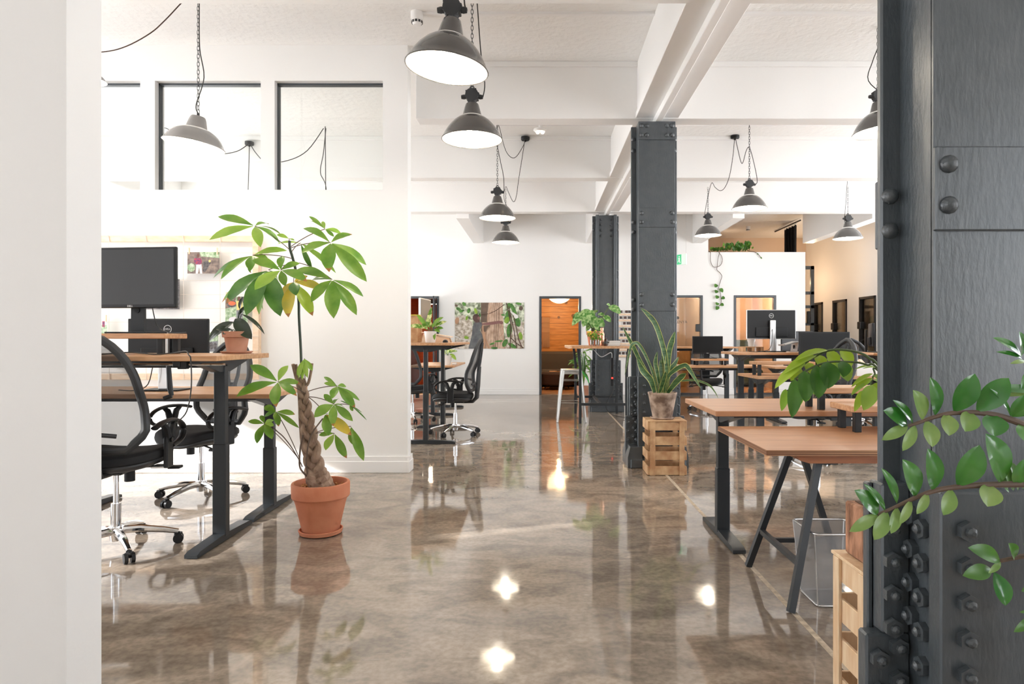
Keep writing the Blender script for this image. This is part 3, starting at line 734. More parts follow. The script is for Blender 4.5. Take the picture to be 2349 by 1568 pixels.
monitor('pale-backed monitor turned sideways on the end-on raised desk, beside the orange room', (-1.58, 8.76, 1.166), PI / 2 - .10, .52, .36, .40, logo=None, frame='silver')
# ---------------------------------------------------------------- chairs
def office_chair(label, loc, rz):
    """local: sitter faces +y"""
    t = thing('office_chair', label, 'chair', loc, rz, 'mesh-back office chairs')
    m = MB(); m.tube([(0, 0, .055), (0, 0, .135)], [.03, .042], 16); base = m
    for k in range(5):
        a = 2 * PI * k / 5 + .35; d = V((math.cos(a), math.sin(a), 0))
        base.tube([d * .02 + V((0, 0, .112)), d * .12 + V((0, 0, .110)), d * .24 + V((0, 0, .088)), d * .315 + V((0, 0, .068))], [.024, .022, .018, .015], 10)
    base.build('star_base', 'chrome', t)
    for k in range(5):
        a = 2 * PI * k / 5 + .35; d = V((math.cos(a), math.sin(a), 0)); q = V((-d.y, d.x, 0)); c = d * .315
        m = MB()
        for s in (-1, 1): m.tube([c + q * (s * .008) + V((0, 0, .029)), c + q * (s * .026) + V((0, 0, .029))], .028, 14)
        m.tube([c + V((0, 0, .03)), c + V((0, 0, .066))], .009, 8); m.box(c.x - .018, c.x + .018, c.y - .018, c.y + .018, .046, .062, .008)
        m.build('caster', 'black_plastic', t)
    m = MB(); m.tube([(0, 0, .10), (0, 0, .27)], .026, 16); m.tube([(0, 0, .26), (0, 0, .43)], .0145, 14); m.build('gas_column', 'chrome', t)
    m = MB(); m.box(-.09, .09, -.12, .12, .405, .445, .012); m.tube([(.05, .05, .34), (.05, .05, .42)], .028, 12)
    mech = m.build('mechanism', 'black_plastic', t)
    for s in (-1, 1):
        m = MB(); m.tube([(s * .08, .06, .42), (s * .17, .10, .415), (s * .27, .13, .405)], [.008, .007, .006], 8); m.box(s * .27 - .035, s * .27 + .035, .10, .155, .395, .411, .006); m.build('lever', 'black_plastic', mech)
    bend = lambda x, y: .02 * (x / .25) ** 2 - .03 * max(0, (y - .12) / .12) ** 2 * .8
    m = MB(); m.pad(.50, .49, [(.80, .425), (.93, .435), (.985, .452), (.98, .462)], (0, .03, 0), bend=bend); m.build('seat_shell', 'soft_black', t)
    m = MB(); m.pad(.51, .50, [(.93, .458), (.99, .470), (1.0, .488), (.985, .507), (.93, .520), (.80, .527), (.5, .525), (.2, .521)], (0, .03, 0), bend=bend); m.build('seat_cushion', 'black_fabric', t)
    # back: bent outline frame with net stretched over it
    hw = lambda z: (.165 + .085 * min(1, (z - .56) / .09)) if z < .65 else (.25 - .012 * ((z - .65) / .2) if z < .85 else max(.02, .238 * max(0, 1 - ((z - .85) / .352) ** 2.2) ** .62))
    by = lambda z: -.215 + .035 * math.sin(max(0, min(1, (z - .55) / .35)) * PI) - .34 * max(0, z - .78) ** 1.25
    zs = [.56 + .64 * i / 18 for i in range(19)]
    loop = [(hw(z), by(z), z) for z in zs] + [(-hw(z), by(z), z) for z in reversed(zs)]
    m = MB(); m.tube(loop, .023, 10, closed=True); m.build('back_frame', 'soft_black', t)
    m = MB(); m.grid(lambda u, v: V(((2 * u - 1) * (hw(.565 + .625 * v)), by(.565 + .625 * v) - .016 * (1 - (2 * u - 1) ** 2), .565 + .625 * v)), 12, 20); m.build('back_net', 'net', t)
    m = MB(); m.tube([(0, -.10, .415), (0, -.22, .42), (0, -.27, .47), (0, -.285, .62), (0, -.30, .80), (0, -.315, .86)], [.045, .05, .062, .066, .055, .03], 12, flat=.45, ref=(0, 1, 0)); pl = m.build('back_post', 'soft_black', t)
    m = MB()
    for s in (-1, 1): m.tube([(s * .02, -.29, .80), (s * .05, -.31, .92), (s * .055, -.325, 1.02), (s * .025, -.345, 1.16)], [.016, .014, .012, .012], 8); m.tube([(s * .03, -.285, .66), (s * .12, -.23, .64)], .012, 8)
    m.build('back_strut', 'soft_black', pl)
    for s in (-1, 1):
        x = s * .285
        m = MB(); m.box(min(s * .20, x), max(s * .20, x), -.03, .05, .425, .437, .003); m.build('arm_bracket', 'silver', t)
        m = MB(); m.box(x - .012, x + .012, -.035, .045, .425, .62, .008); m.tube([(x + s * .012, .005, .585), (x + s * .024, .005, .585)], .014, 12); m.build('arm_post', 'black_plastic', t)
        m = MB(); m.tube(smooth_path([(x, -.16, .672), (x, -.08, .69), (x, .05, .695), (x, .15, .672), (x, .20, .63), (x, .19, .585), (x, .13, .555), (x, .04, .545)], 3), .021, 10, flat=.6, ref=(0, 0, 1))
        m.tube([(x, -.07, .688), (x, -.03, .66), (x, -.01, .60)], [.012, .022, .025], 8); m.tube([(x, .09, .688), (x, .05, .66), (x, .03, .60)], [.012, .022, .025], 8)
        m.build('armrest', 'black_plastic', t)
    return t
c0 = office_chair('black net-backed office chair in front of the raised desk, cut off by the entry wall', (-2.44, 3.77, 0), .10)
def raise_chair(r, dz):
    for c in [c for c in bpy.data.objects if c.parent == r]:
        if not c.name.startswith(('star_base', 'caster', 'gas_column')): c.location.z += dz
c2 = dup(c0, (-2.58, 4.99, 0), PI - .35, 'black net-backed office chair between the sitting-height desk and the white partition')
c3 = dup(c0, (-1.06, 8.28, 0), PI / 2 - .08, 'black office chair seen in full profile beside the poster of the tree')
c4 = dup(c0, (-1.86, 9.6, 0), -.35, 'black office chair half hidden by the partition corner, behind the end-on raised desk')
c5 = dup(c0, (2.86, 11.15, 0), PI - .2, 'black office chair behind the snake plant desk, under the small monitor')
c6 = dup(c0, (2.80, 6.58, 0), PI / 2 + .15, 'black office chair turned sideways behind the drooping green leaves')
c8 = dup(c0, (4.36, 8.85, 0), PI, 'black office chair behind the small white pot in the monitor row')
raise_chair(c0, .045)
# ---------------------------------------------------------------- pendant lamps
def pendant(label, loc, dia, ztop, enamel='lamp_enamel', box=True, tilt=(0, 0), cable=None, rose=None, group='enamel pendant lamps on chains', bsc=1.0):
    """loc = centre of the rim; ztop = height where the chain is fixed; cable = world points after the plug-in end"""
    t = thing('pendant_lamp', label, 'pendant lamp', loc, 0, group)
    r = dia / 2; A = Matrix.Rotation(tilt[0], 4, 'X') @ Matrix.Rotation(tilt[1], 4, 'Y')
    # bell profile from rim to neck
    pf = [(1.0, .0), (1.005, .010), (.985, .025), (.93, .15), (.84, .30), (.74, .43), (.60, .57), (.47, .66), (.37, .71), (.335, .735), (.315, .77), (.25, .99), (.215, 1.10), (.20, 1.115), (.0, 1.12)] if box else \
         [(1.0, .0), (1.005, .010), (.985, .025), (.93, .13), (.84, .27), (.72, .39), (.58, .48), (.46, .535), (.375, .56), (.35, .585), (.28, .84), (.245, .93), (.22, .955), (.0, .96)]
    k = 1.06 if box else 1.06
    m = MB(); m.X = A; m.lathe([(a * r, z * r * k) for a, z in pf], n=44); sh = m.build('shade', enamel, t)
    m = MB(); m.X = A; m.lathe([(a * r * .985, z * r * k + .001) for a, z in pf[1:10]] + [(0, .735 * r * k)], n=44); m.build('shade_lining', 'lamp_inside', sh)
    m = MB(); m.X = A; m.tube([(r * 1.0 * math.cos(2 * PI * i / 44), r * 1.0 * math.sin(2 * PI * i / 44), 0) for i in range(44)], r * .018, 6, closed=True); m.build('rim', enamel, sh)
    m = MB(); m.X = A; m.ball((0, 0, r * .30), .046 * bsc, 14, 9); m.tube([(0, 0, r * .36), (0, 0, r * .62)], [.024, .02], 10); m.build('bulb', 'bulb', t)
    zt = r * k * (1.115 if box else .955); base = A @ V((0, 0, zt))
    if box:
        m = MB(); m.X = T(base.x, base.y, base.z); q = r * .24
        m.tube([(0, 0, -.004), (0, 0, q * .55)], q * .55, 12)
        m.tube([(0, -q * .52, q * 1.15), (0, q * .52, q * 1.15)], q * .92, 20)
        for a in range(8): m.tube([(q * .92 * math.cos(a * PI / 4 + .2), -q * .5, q * 1.15 + q * .92 * math.sin(a * PI / 4 + .2)), (q * .92 * math.cos(a * PI / 4 + .2), q * .5, q * 1.15 + q * .92 * math.sin(a * PI / 4 + .2))], q * .13, 6)
        for s in (-1, 1): m.tube([(s * q * .8, 0, q), (s * q * 1.15, 0, q * .97), (s * q * 1.5, 0, q * .95)], [q * .3, q * .34, q * .26], 10)
        m.tube([(math.cos(a * PI / 6) * q * .28, 0, q * 2.15 + math.sin(a * PI / 6) * q * .35) for a in range(12)], q * .08, 6, closed=True)
        m.build('junction_box', 'soft_black', t); top = base + V((0, 0, q * 2.45)); plug = base + V((q * 1.5, 0, q * .95))
    else:
        m = MB(); m.X = T(base.x, base.y, base.z); m.box(-.009, .009, -.008, .008, -.002, .028, .004); m.build('hook', 'soft_black', t); top = base + V((0, 0, .024)); plug = top
    n = max(4, int((ztop - loc[2] - top.z) / .030)); m = MB()
    for i in range(n):
        z = top.z + .014 + i * .030; a = (i % 2) * PI / 2; L = .0195; w_ = .0085
        m.tube([(top.x + math.cos(a) * w_ * cx, top.y + math.sin(a) * w_ * cx, z + L * cz) for cx, cz in ((1, -.55), (1, .55), (.5, .95), (-.5, .95), (-1, .55), (-1, -.55), (-.5, -.95), (.5, -.95))], .0022, 4, closed=True)
    m.build('chain', 'soft_black', t)
    if cable:
        L0 = V(loc); pts = [plug] + [V(p) - L0 for p in cable]; m = MB(); m.tube(smooth_path(pts, 5), .0042, 6); m.build('cable', 'cable_black', t)
    lamp_light(V(loc) + V((0, 0, r * .02)), LAMP_W, (1, .90, .76), .05)
    return t
LAMP_W = 5.5
def rose(label, loc):
    t = thing('ceiling_rose', label, 'cable box', loc, 0, 'black cable boxes on the ceiling')
    m = MB(); m.lathe([(.0, 0), (.05, 0), (.056, .01), (.056, .045), (.0, .045)], (0, 0, -.046), 18); m.build('cover', 'black_plastic', t)
    m = MB(); m.tube([(0, 0, -.062), (0, 0, -.044)], .014, 10); m.build('cable_gland', 'black_plastic', t)
    return t
rose('black cable box on the beam side behind the second hanging lamp', W(1205, 314, 8.60)); rose('black cable box on the beam between the steel columns, right of the riveted column', W(1686, 310, 8.60))
CB = 3.87
pendant('largest enamel pendant lamp, nearest the viewer at the top of the photo', W(1025, 157, 3.54), .448, CZ, cable=[W(1065, 0, 3.54), W(1066, -120, 3.54)], tilt=(0, .11))
pendant('enamel pendant lamp hanging just behind the largest lamp', W(1083, 320, 4.87), .448, CZ, cable=[W(1112, 190, 4.87), W(1103, 120, 4.87), W(1094, 0, 4.87), W(1085, -100, 4.87)])
pendant('enamel pendant lamp in the left row, third from the viewer', W(1141, 500, 8.0), .448, CZ, cable=[W(1155, 405, 8.0), W(1148, 370, 8.0), W(1139, 320, 8.0), W(1143, 285, 8.1), W(1160, 345, 8.3), W(1180, 362, 8.4), W(1200, 335, 8.5), W(1205, 318, 8.55)])
pendant('smallest-looking enamel pendant lamp, farthest of the left row', W(1160, 556, 10.4), .448, 3.6, cable=[W(1170, 490, 10.4), W(1156, 455, 10.3), W(1160, 428, 9.9), W(1166, 440, 9.4), W(1177, 462, 8.95), W(1184, 452, 8.72), W(1190, 410, 8.59), W(1198, 360, 8.58), W(1204, 320, 8.57)])
pendant('grey enamel pendant lamp hanging tilted before the partition openings', W(445, 333, 4.95), .43, CZ, 'lamp_enamel_grey', box=False, tilt=(0, .15), cable=[W(450, 240, 4.95), W(468, 178, 4.95), W(458, 110, 4.95), W(457, 20, 4.95), W(457, -8, 4.95)], bsc=1.3)
pendant('enamel pendant lamp right of the riveted column, above the desk rows', W(1719, 478, 8.0), .415, CZ, cable=[W(1737, 415, 8.0), W(1732, 385, 8.0), W(1720, 340, 8.0), W(1712, 345, 8.1), W(1702, 375, 8.3), W(1692, 340, 8.5), W(1687, 316, 8.56)])
pendant('enamel pendant lamp directly above the green exit sign', W(1624, 540, 10.3), .415, 3.6, cable=[W(1617, 500, 10.3), W(1622, 460, 10.3), W(1632, 420, 9.9), W(1640, 429, 9.4), W(1651, 437, 8.95), W(1662, 431, 8.73), W(1673, 405, 8.59), W(1681, 360, 8.58), W(1685, 318, 8.57)])
pendant('enamel pendant lamp over the corridor end, beside the nearest column', W(1945, 547, 10.3), .445, 3.6, cable=[W(1938, 510, 10.3), W(1940, 470, 10.3), W(1944, 410, 10.3)])
pendant('enamel pendant lamp partly cut off by the edge of the nearest column', W(2018, 303, 5.6), .43, CZ, tilt=(0, -.06), cable=[W(1992, 185, 5.6), W(2002, 140, 5.6), W(2018, 95, 5.6), W(2030, 20, 5.6)])
pendant('enamel pendant lamp whose rim just shows past the entry wall', W(212, 187, 4.95), .19, CZ, 'lamp_enamel_grey', box=False)
pendant('dark dome pendant lamp inside the orange room', W(985, 697, 15.6), .45, 2.69, box=False, group='lamps in the rooms behind')
# loose cords and cable boxes of the left bay
m = MB(); m.tube(smooth_path([W(150, 122, 4.6), W(237, 119, 4.6), W(290, 106, 4.6), W(345, 76, 4.6), W(380, 45, 4.6), W(414, 9, 4.6), W(430, -5, 4.6)], 5), .0042, 6)
tag(m.build('hanging_cable', 'cable_brown'), 'brown cord sagging across the ceiling corner above the left partition', 'cord')
rr = rose('black cable box seen through the middle partition opening', W(572, 325, 8.60))
for lab, pts in (('thin cord swagging from the cable box, seen through the middle partition opening', [W(495, 352, 8.4), W(520, 352, 8.4), W(548, 345, 8.5), W(570, 330, 8.58)]), ('straight hanging cord under the cable box in the middle partition opening', [W(572, 330, 8.58), W(571, 380, 8.55), W(569, 440, 8.5), W(568, 520, 8.5)]),
                 ('thin cord running down right from the cable box behind the partition', [W(574, 330, 8.58), W(588, 352, 8.5), W(612, 372, 8.4), W(660, 368, 8.3), W(705, 345, 8.3), W(745, 290, 8.3)]), ('cord hanging down in the rightmost partition opening', [W(748, 290, 8.3), W(742, 350, 8.3), W(735, 395, 8.3), W(748, 430, 8.3), W(752, 520, 8.3)]),
                 ('looped pale cord behind the tilted grey lamp in the partition opening', [W(375, 430, 8.2), W(370, 330, 8.2), W(374, 295, 8.2), W(392, 300, 8.2), W(402, 312, 8.2)]), ('hanging chain-like cord with a dark end in the rightmost partition opening', [W(746, 290, 8.2), W(747, 430, 8.2), W(747, 520, 8.2)])):
    m = MB(); m.tube(smooth_path(pts, 5), .0055, 6); tag(m.build('hanging_cable', 'cable_black'), lab, 'cord', 'cords behind the partition openings')
# smoke detectors, twin spot, exit sign
def smoke(label, loc):
    t = thing('smoke_detector', label, 'smoke detector', loc, 0, 'smoke detectors')
    m = MB(); m.lathe([(0, 0), (.052, 0), (.052, -.05), (.048, -.06), (0, -.06)], n=22); m.build('base', 'trim_paint', t)
    m = MB(); m.lathe([(.045, -.06), (.043, -.085), (.030, -.105), (0, -.108)], n=22); hd = m.build('sensor_head', 'trim_paint', t)
    m = MB()
    for i in range(10):
        a = i * PI / 5; m.box(-.004, .004, .036, .0445, -.092, -.074, 0, (Rz(a)).to_3x3()); m.v = m.v[:-8] + [Rz(a) @ (p - V((0, .040, -.083))) + Rz(a) @ V((0, .040, -.083)) if False else p for p in m.v[-8:]]
    m2 = MB()
    for i in range(10):
        m2.X = Rz(i * PI / 5); m2.box(-.009, .009, .037, .0452, -.090, -.072)
    m2.build('slots', 'soft_black', hd, smooth=0)
    return t
smoke('white smoke detector on the rough ceiling beside the largest lamp', (W(958, 36, 5.37).x, 5.345, CZ)); smoke('white smoke detector on the loft ceiling above the trailing plants', (W(1716, 517, 15.6).x, 15.6, CZ))
t = thing('emergency_light', 'white twin-spot emergency light hanging below the ceiling behind the second lamp', 'emergency light', W(1239, 300, 7.6))
m = MB(); m.lathe([(0, 0), (.075, 0), (.08, -.012), (.06, -.03), (0, -.03)], (0, 0, .02), 22); m.tube([(0, 0, .015), (0, 0, CZ - W(1239, 300, 7.6).z)], .018, 8); m.build('housing', 'trim_paint', t)
for s in (-1, 1):
    m = MB(); m.ball((s * .028, -.01, -.018), .022, 12, 8); m.build('spot', 'glow_warm', t)
c = W(1564, 595, 12.0); t = thing('exit_sign', 'small green and white emergency exit sign hanging on two wires', 'sign', c)
R = Rz(-.95); m = MB(); m.X = R; m.box(-.11, .11, -.012, .012, -.10, .10, .003); m.build('plate', 'sign_white', t)
m = MB(); m.X = R; m.box(-.108, .0, -.0135, -.012, -.085, .095); m.box(-.108, .0, .012, .0135, -.085, .095); m.build('green_panel', 'sign_green', t, smooth=0)
m = MB(); m.X = R
m.ball((-.05, -.0145, .055), .014, 10, 6, (1, .2, 1)); m.prism([(-.075, .035), (-.03, .035), (-.035, -.01), (-.02, -.06), (-.035, -.065), (-.055, -.02), (-.08, -.05), (-.09, -.04), (-.065, -.005)], -.0155, -.0137, 'y'); m.build('running_figure', 'sign_white', t, smooth=0)
m = MB()
for s in (-1, 1): p = R @ V((s * .10, 0, .1)); m.tube([p, V((p.x, p.y, CZ - c.z))], .0022, 5)
m.build('hanging_wire', 'silver', t)

# ---------------------------------------------------------------- plants
def pot_round(mb, prof, c=(0, 0, 0), n=36): mb.lathe(prof, c, n)
FC = V((0, -.72, .62))
def zc(zx, zy, ox, oy, f): return ox + zx * f, oy + zy * f
# -- money tree in the big terracotta pot
t = thing('money_tree', 'tall braided-trunk tree with hand-shaped leaves in a terracotta pot', 'potted tree', (-1.366, 4.09, 0))
m = MB(); m.lathe([(0, .006), (.112, .006), (.128, .012), (.134, .034), (.126, .036), (.118, .022), (0, .02)], (-1.366, 4.09, -.004), 40); m.build('saucer', 'terracotta', t, world=True)
m = MB(); m.lathe([(0, .02), (.108, .02), (.112, .026), (.150, .19), (.160, .222), (.162, .226), (.168, .228), (.175, .238), (.176, .315), (.172, .322), (.160, .322), (.157, .312), (.150, .255), (0, .25)], (-1.366, 4.09, 0), 48); m.build('pot', 'terracotta', t, world=True)
m = MB(); m.lathe([(.156, .27), (.10, .282), (0, .288)], (-1.366, 4.09, 0), 30); sl = m.build('soil', 'soil', t, world=True)
m = MB(); rn = random.Random(3)
for i in range(90):
    a = rn.uniform(0, 2 * PI); r = .145 * math.sqrt(rn.random()); R = Rz(rn.uniform(0, 6)) @ Rx(rn.uniform(-.6, .6)) @ Ry(rn.uniform(-.6, .6))
    s_ = rn.uniform(.008, .02); m.box(-1.366 + r * math.cos(a) - s_, -1.366 + r * math.cos(a) + s_, 4.09 + r * math.sin(a) - s_ * .6, 4.09 + r * math.sin(a) + s_ * .6, .285, .291, 0, R.to_3x3())
o = m.build('bark_chips', 'bark_chip', sl, world=True, smooth=0); o['kind'] = 'stuff'
YP = 4.09
axis = smooth_path([W(741, 1128, YP), W(730, 1095, YP), W(722, 1072, YP), W(712, 1010, YP), W(703, 950, YP), W(696, 905, YP), W(690, 868, YP)], 14); na = len(axis)
m = MB()
for k in range(3):
    pts = []; rs = []
    for i, p in enumerate(axis):
        u = i / (na - 1); A0 = .036 * (1 - u) ** 1.15 + .0165; a = k * 2 * PI / 3 + (u ** .85) * 24
        pts.append(p + V((math.sin(a) * A0, -math.sin(2 * a) * A0 * .55, 0))); rs.append((.026 * (1 - u) ** 1.3 + .0122))
    m.tube(pts, rs, 10)
m.tube(smooth_path([W(733, 1120, YP), W(698, 1040, YP), W(690, 980, YP), W(686, 900, YP), W(678, 860, YP), W(672, 835, YP - .02)], 5), .011, 8)
m.tube(smooth_path([W(694, 885, YP), W(705, 882, YP), W(712, 860, YP), W(716, 833, YP)], 4), .009, 8)
m.tube(smooth_path([W(690, 880, YP), W(684, 860, YP), W(679, 835, YP)], 4), .008, 8)
m.build('braided_trunk', 'trunk', t, world=True)
m = MB(); z1 = lambda x, y: zc(x, y, 470, 480, .16602); z2 = lambda x, y: zc(x, y, 530, 810, .16583)
def stem(pts, r, dy=0):
    ps = [W(x, y, YP + (dy[i] if isinstance(dy, (list, tuple)) else dy)) for i, (x, y) in enumerate(pts)]
    m.tube(smooth_path(ps, 4), r, 6)
stem([(692, 870), (690, 800), (686, 730), (685, 690), (679, 625), (671, 590), (665, 570), (664, 552)], .0085)
m.build('main_stem', 'dark_stem', t, world=True)
# leaf clusters: (stem start, joint, depth of joint, [(tip, width, depth, colour)]) in zoom pixels of two views
CL1 = [((1175, 560), (690, 228), -.16, [((180, 100), 108, -.10, 0), ((60, 420), 135, -.22, 1), ((770, 525), 115, -.30, 1), ((1040, 475), 115, -.02, 0), ((1050, 350), 65, .06, 0), ((880, 205), 80, .0, 0)]),
       ((1190, 530), (1735, 458), -.05, [((1360, 262), 110, .05, 0), ((1335, 600), 125, -.05, 0), ((1718, 868), 170, -.20, 0), ((2238, 1000), 155, -.06, 0), ((2232, 770), 130, .08, 0), ((2038, 345), 125, .06, 0)]),
       ((1180, 520), (1660, 272), .12, [((1440, 95), 48, .2, 0), ((1465, 155), 20, .15, 0), ((1885, 335), 80, .18, 1), ((1785, 378), 45, .12, 0), ((1625, 165), 45, .2, 1)]),
       ((1210, 680), (660, 632), -.04, [((1138, 572), 115, .02, 1), ((220, 968), 125, -.10, 0), ((112, 955), 90, .02, 2), ((632, 850), 115, -.16, 0), ((885, 700), 85, .02, 0), ((640, 880), 80, .08, 2)]),
       ((1225, 720), (1050, 838), -.26, [((650, 702), 135, -.28, 0), ((688, 1112), 155, -.40, 1), ((1312, 745), 90, -.22, 0), ((1412, 998), 118, -.34, 0), ((1066, 648), 88, -.18, 0), ((1110, 1060), 90, -.30, 0)]),
       ((1230, 760), (880, 835), -.1, [((295, 1305), 190, -.20, 2), ((568, 1470), 190, -.26, 2), ((750, 1455), 125, -.14, 0), ((1045, 1478), 205, -.24, 2), ((232, 1288), 100, -.02, 0), ((805, 1390), 95, .05, 0), ((1010, 1030), 100, .0, 2)]),
       ((1240, 850), (1225, 1000), -.16, [((1155, 1492), 155, -.26, 3), ((1490, 1472), 140, -.18, 4), ((1632, 1098), 120, -.10, 3), ((1060, 1228), 110, -.1, 3), ((1260, 1190), 120, -.3, 2), ((1420, 920), 70, -.1, 3)]),
       ((1300, 740), (1757, 968), -.12, [((1265, 832), 125, -.02, 0), ((1468, 1282), 130, -.22, 0), ((1780, 1508), 170, -.26, 0), ((2098, 1462), 140, -.16, 0), ((2190, 1205), 105, -.02, 0), ((1470, 985), 90, .02, 2), ((1680, 1280), 70, .04, 0), ((1900, 1250), 80, .06, 1)]),
       ((1190, 600), (1320, 465), .16, [((1480, 822), 65, .2, 2), ((1812, 882), 80, .2, 0), ((1560, 660), 70, .25, 0), ((1000, 480), 45, .2, 1)]),
       ((1165, 440), (1165, 405), .02, [((990, 350), 60, .0, 1), ((1240, 430), 25, .0, 1)])]
CL2 = [((1050, 570), (648, 392), -.16, [((262, 163), 118, -.14, 0), ((72, 598), 128, -.22, 0), ((792, 168), 98, -.12, 1), ((962, 422), 75, -.20, 0), ((912, 592), 88, -.28, 0), ((628, 742), 132, -.32, 5)]),
       ((1030, 560), (1015, 72), -.07, [((912, 310), 50, -.10, 1), ((935, 345), 45, -.16, 1), ((988, 372), 48, -.14, 1), ((1058, 342), 55, -.14, 1), ((1126, 240), 55, -.04, 1)]),
       ((1070, 525), (1468, 452), .02, [((1285, 325), 46, .1, 0), ((1285, 412), 58, .0, 0), ((1592, 455), 65, .08, 0), ((1400, 628), 98, -.1, 0), ((1718, 752), 100, -.02, 0), ((1782, 655), 58, .08, 0)]),
       ((1060, 600), (1425, 702), -.1, [((1285, 565), 68, -.06, 0), ((1482, 632), 62, -.02, 0), ((1150, 885), 128, -.18, 0), ((1412, 1012), 96, -.22, 0), ((1686, 938), 90, -.14, 0), ((1570, 755), 45, -.02, 0)]),
       ((1060, 600), (1302, 838), -.12, [((1352, 1138), 110, -.2, 0), ((1668, 1135), 120, -.16, 3), ((1330, 845), 30, -.1, 5)]),
       ((1100, 1120), (1430, 1108), -.05, [((1215, 1132), 66, -.05, 0), ((1308, 1342), 108, -.14, 1), ((1602, 1452), 96, -.12, 0)]),
       ((1100, 1120), (1660, 1010), .0, [((1698, 1272), 95, -.04, 0), ((1836, 1488), 108, -.1, 0)]),
       ((960, 1490), (625, 808), .02, [((460, 735), 88, .06, 0), ((460, 872), 64, .04, 0), ((886, 845), 76, .06, 0), ((942, 1032), 56, .0, 0), ((658, 1012), 76, -.06, 0), ((600, 910), 40, -.05, 1)]),
       ((960, 1490), (462, 972), -.02, [((235, 940), 66, -.02, 0), ((410, 858), 56, .02, 0), ((358, 1248), 98, -.1, 0), ((570, 1188), 98, -.1, 0), ((592, 1000), 64, .0, 1), ((585, 920), 62, .05, 1)]),
       ((1425, 715), (1640, 710), .05, [((1685, 800), 40, .05, 0), ((1510, 655), 14, .05, 2), ((1530, 608), 14, .08, 2), ((1880, 928), 18, .05, 2), ((1815, 822), 12, .05, 2)])]
ms = MB(); lf = MB(); mats = ['leaf_green', 'leaf_light', 'leaf_deep', 'leaf_yellow', 'leaf_lime', 'leaf_brown']
for CL, zf, f in ((CL1, z1, .16602), (CL2, z2, .16583)):
    for st, jt, dj, tips in CL:
        a = W(*zf(*st), YP); b = W(*zf(*jt), YP + dj)
        ms.tube(arc_pts(a, b, -.05 * (b - a).length, 8), .0026, 6)
        for (tx, ty), w_, dt, k in tips:
            e = W(*zf(tx, ty), YP + dt); base = b.lerp(e, .04)
            wm_ = 1.2 * w_ * f * YP / F; rn = random.Random(tx * 31 + ty)
            nr = V((rn.uniform(-.3, .3), -.75, .62))
            if k == 5: lf.leaf(base, e, wm_, nr, sag=.07, fold=.12, peak=.56, blunt=.8, k=0, tip=5, seg=10)
            elif k in (3, 4): lf.leaf(base, e, wm_, nr, sag=.07, fold=.12, peak=.55, blunt=.8, k=k, tip=5, seg=10)
            else: lf.leaf(base, e, wm_, nr, sag=rn.uniform(.04, .10), fold=.13, peak=.56, blunt=.8, k=k, seg=10, wave=.03, tip=5 if rn.random() < .2 and wm_ > .04 else None)
aer = []
aer.append(MB().tube(smooth_path([W(*z2(560, 1000), YP), W(*z2(640, 1080), YP), W(*z2(720, 1150), YP), W(*z2(830, 1290), YP), W(*z2(945, 1480), YP), W(*z2(985, 1570), YP)], 5), .0035, 6))
aer.append(MB().tube(smooth_path([W(*z2(1050, 570), YP), W(*z2(1070, 760), YP), W(*z2(1050, 950), YP), W(*z2(985, 1180), YP - .04), W(*z2(955, 1350), YP - .05), W(*z2(950, 1560), YP - .05), W(700, 1088, YP - .05), W(722, 1108, YP)], 5), .0055, 7))
aer.append(MB().tube(smooth_path([W(*z2(1270, 900), YP), W(*z2(1150, 1060), YP - .04), W(*z2(1080, 1210), YP - .06), W(*z2(1050, 1400), YP - .06), W(*z2(1040, 1560), YP - .06), W(712, 1110, YP - .02)], 5), .0045, 7))
for q in aer: q.build('aerial_stem', 'brown_stem', t, world=True)
ms.build('twig', 'brown_stem', t, world=True); lf.build('foliage', mats, t, world=True, smooth=60)

# -- glossy branches in front of the nearest column, with pot and stand out of frame
YZ = 1.28
t = thing('glossy_branch_plant', 'plant with waxy paired leaflets on arching branches before the nearest column', 'potted plant', (1.36, 1.06, 0))
m = MB(); m.lathe([(0, .0), (.10, .0), (.14, .26), (.145, .27), (.13, .27), (.12, .22), (0, .22)], (1.36, 1.06, .545), 30); m.build('pot', 'white_ceramic', t, world=True)
m = MB(); m.lathe([(0, .52), (.17, .52), (.17, .545), (0, .545)], (1.36, 1.06, 0), 30)
for k in range(3): a = k * 2.1; m.tube([(1.36 + .12 * math.cos(a), 1.06 + .12 * math.sin(a), .525), (1.36 + .17 * math.cos(a), 1.06 + .17 * math.sin(a), .0)], .014, 8)
m.build('plant_stand', 'oak', t, world=True)
za = lambda x, y: zc(x, y, 1850, 700, .31885); zb = lambda x, y: zc(x, y, 1850, 1068, .31885)
ms = MB(); lf = MB()
A_ = [W(*za(*p), YZ) for p in ((1660, 905), (1560, 855), (1400, 800), (1290, 778), (1190, 770), (1040, 776), (920, 803), (820, 838), (735, 866))]
B_ = [W(*za(*p), YZ - .02) for p in ((1700, 1285), (1565, 1286), (1300, 1290), (1080, 1306), (910, 1336), (760, 1394), (640, 1450), (510, 1506))]
for br, root in ((A_, (1.40, 1.07, .80)), (B_, (1.35, 1.06, .79))):
    n = len(smooth_path(br, 4)); ms.tube(smooth_path([V(root), V(root).lerp(br[0], .6) + V((.02, .05, .10))] + br, 4), [.0085 - .0058 * i / (n + 8) for i in range(n + 8)][:len(smooth_path([V(root), V(root)] + br, 4))], 8)
def zl(zf, b, tip, w_, d=0, k=0, nr=(0, -.85, .45), dd=-.02, sag=.09):
    a = W(*zf(*b), YZ + d); e = W(*zf(*tip), YZ + d + dd); lf.leaf(a, e, 1.12 * w_ * .31885 * YZ / F, nr, sag=sag, fold=.13, peak=.52, blunt=.72, k=k, seg=10)
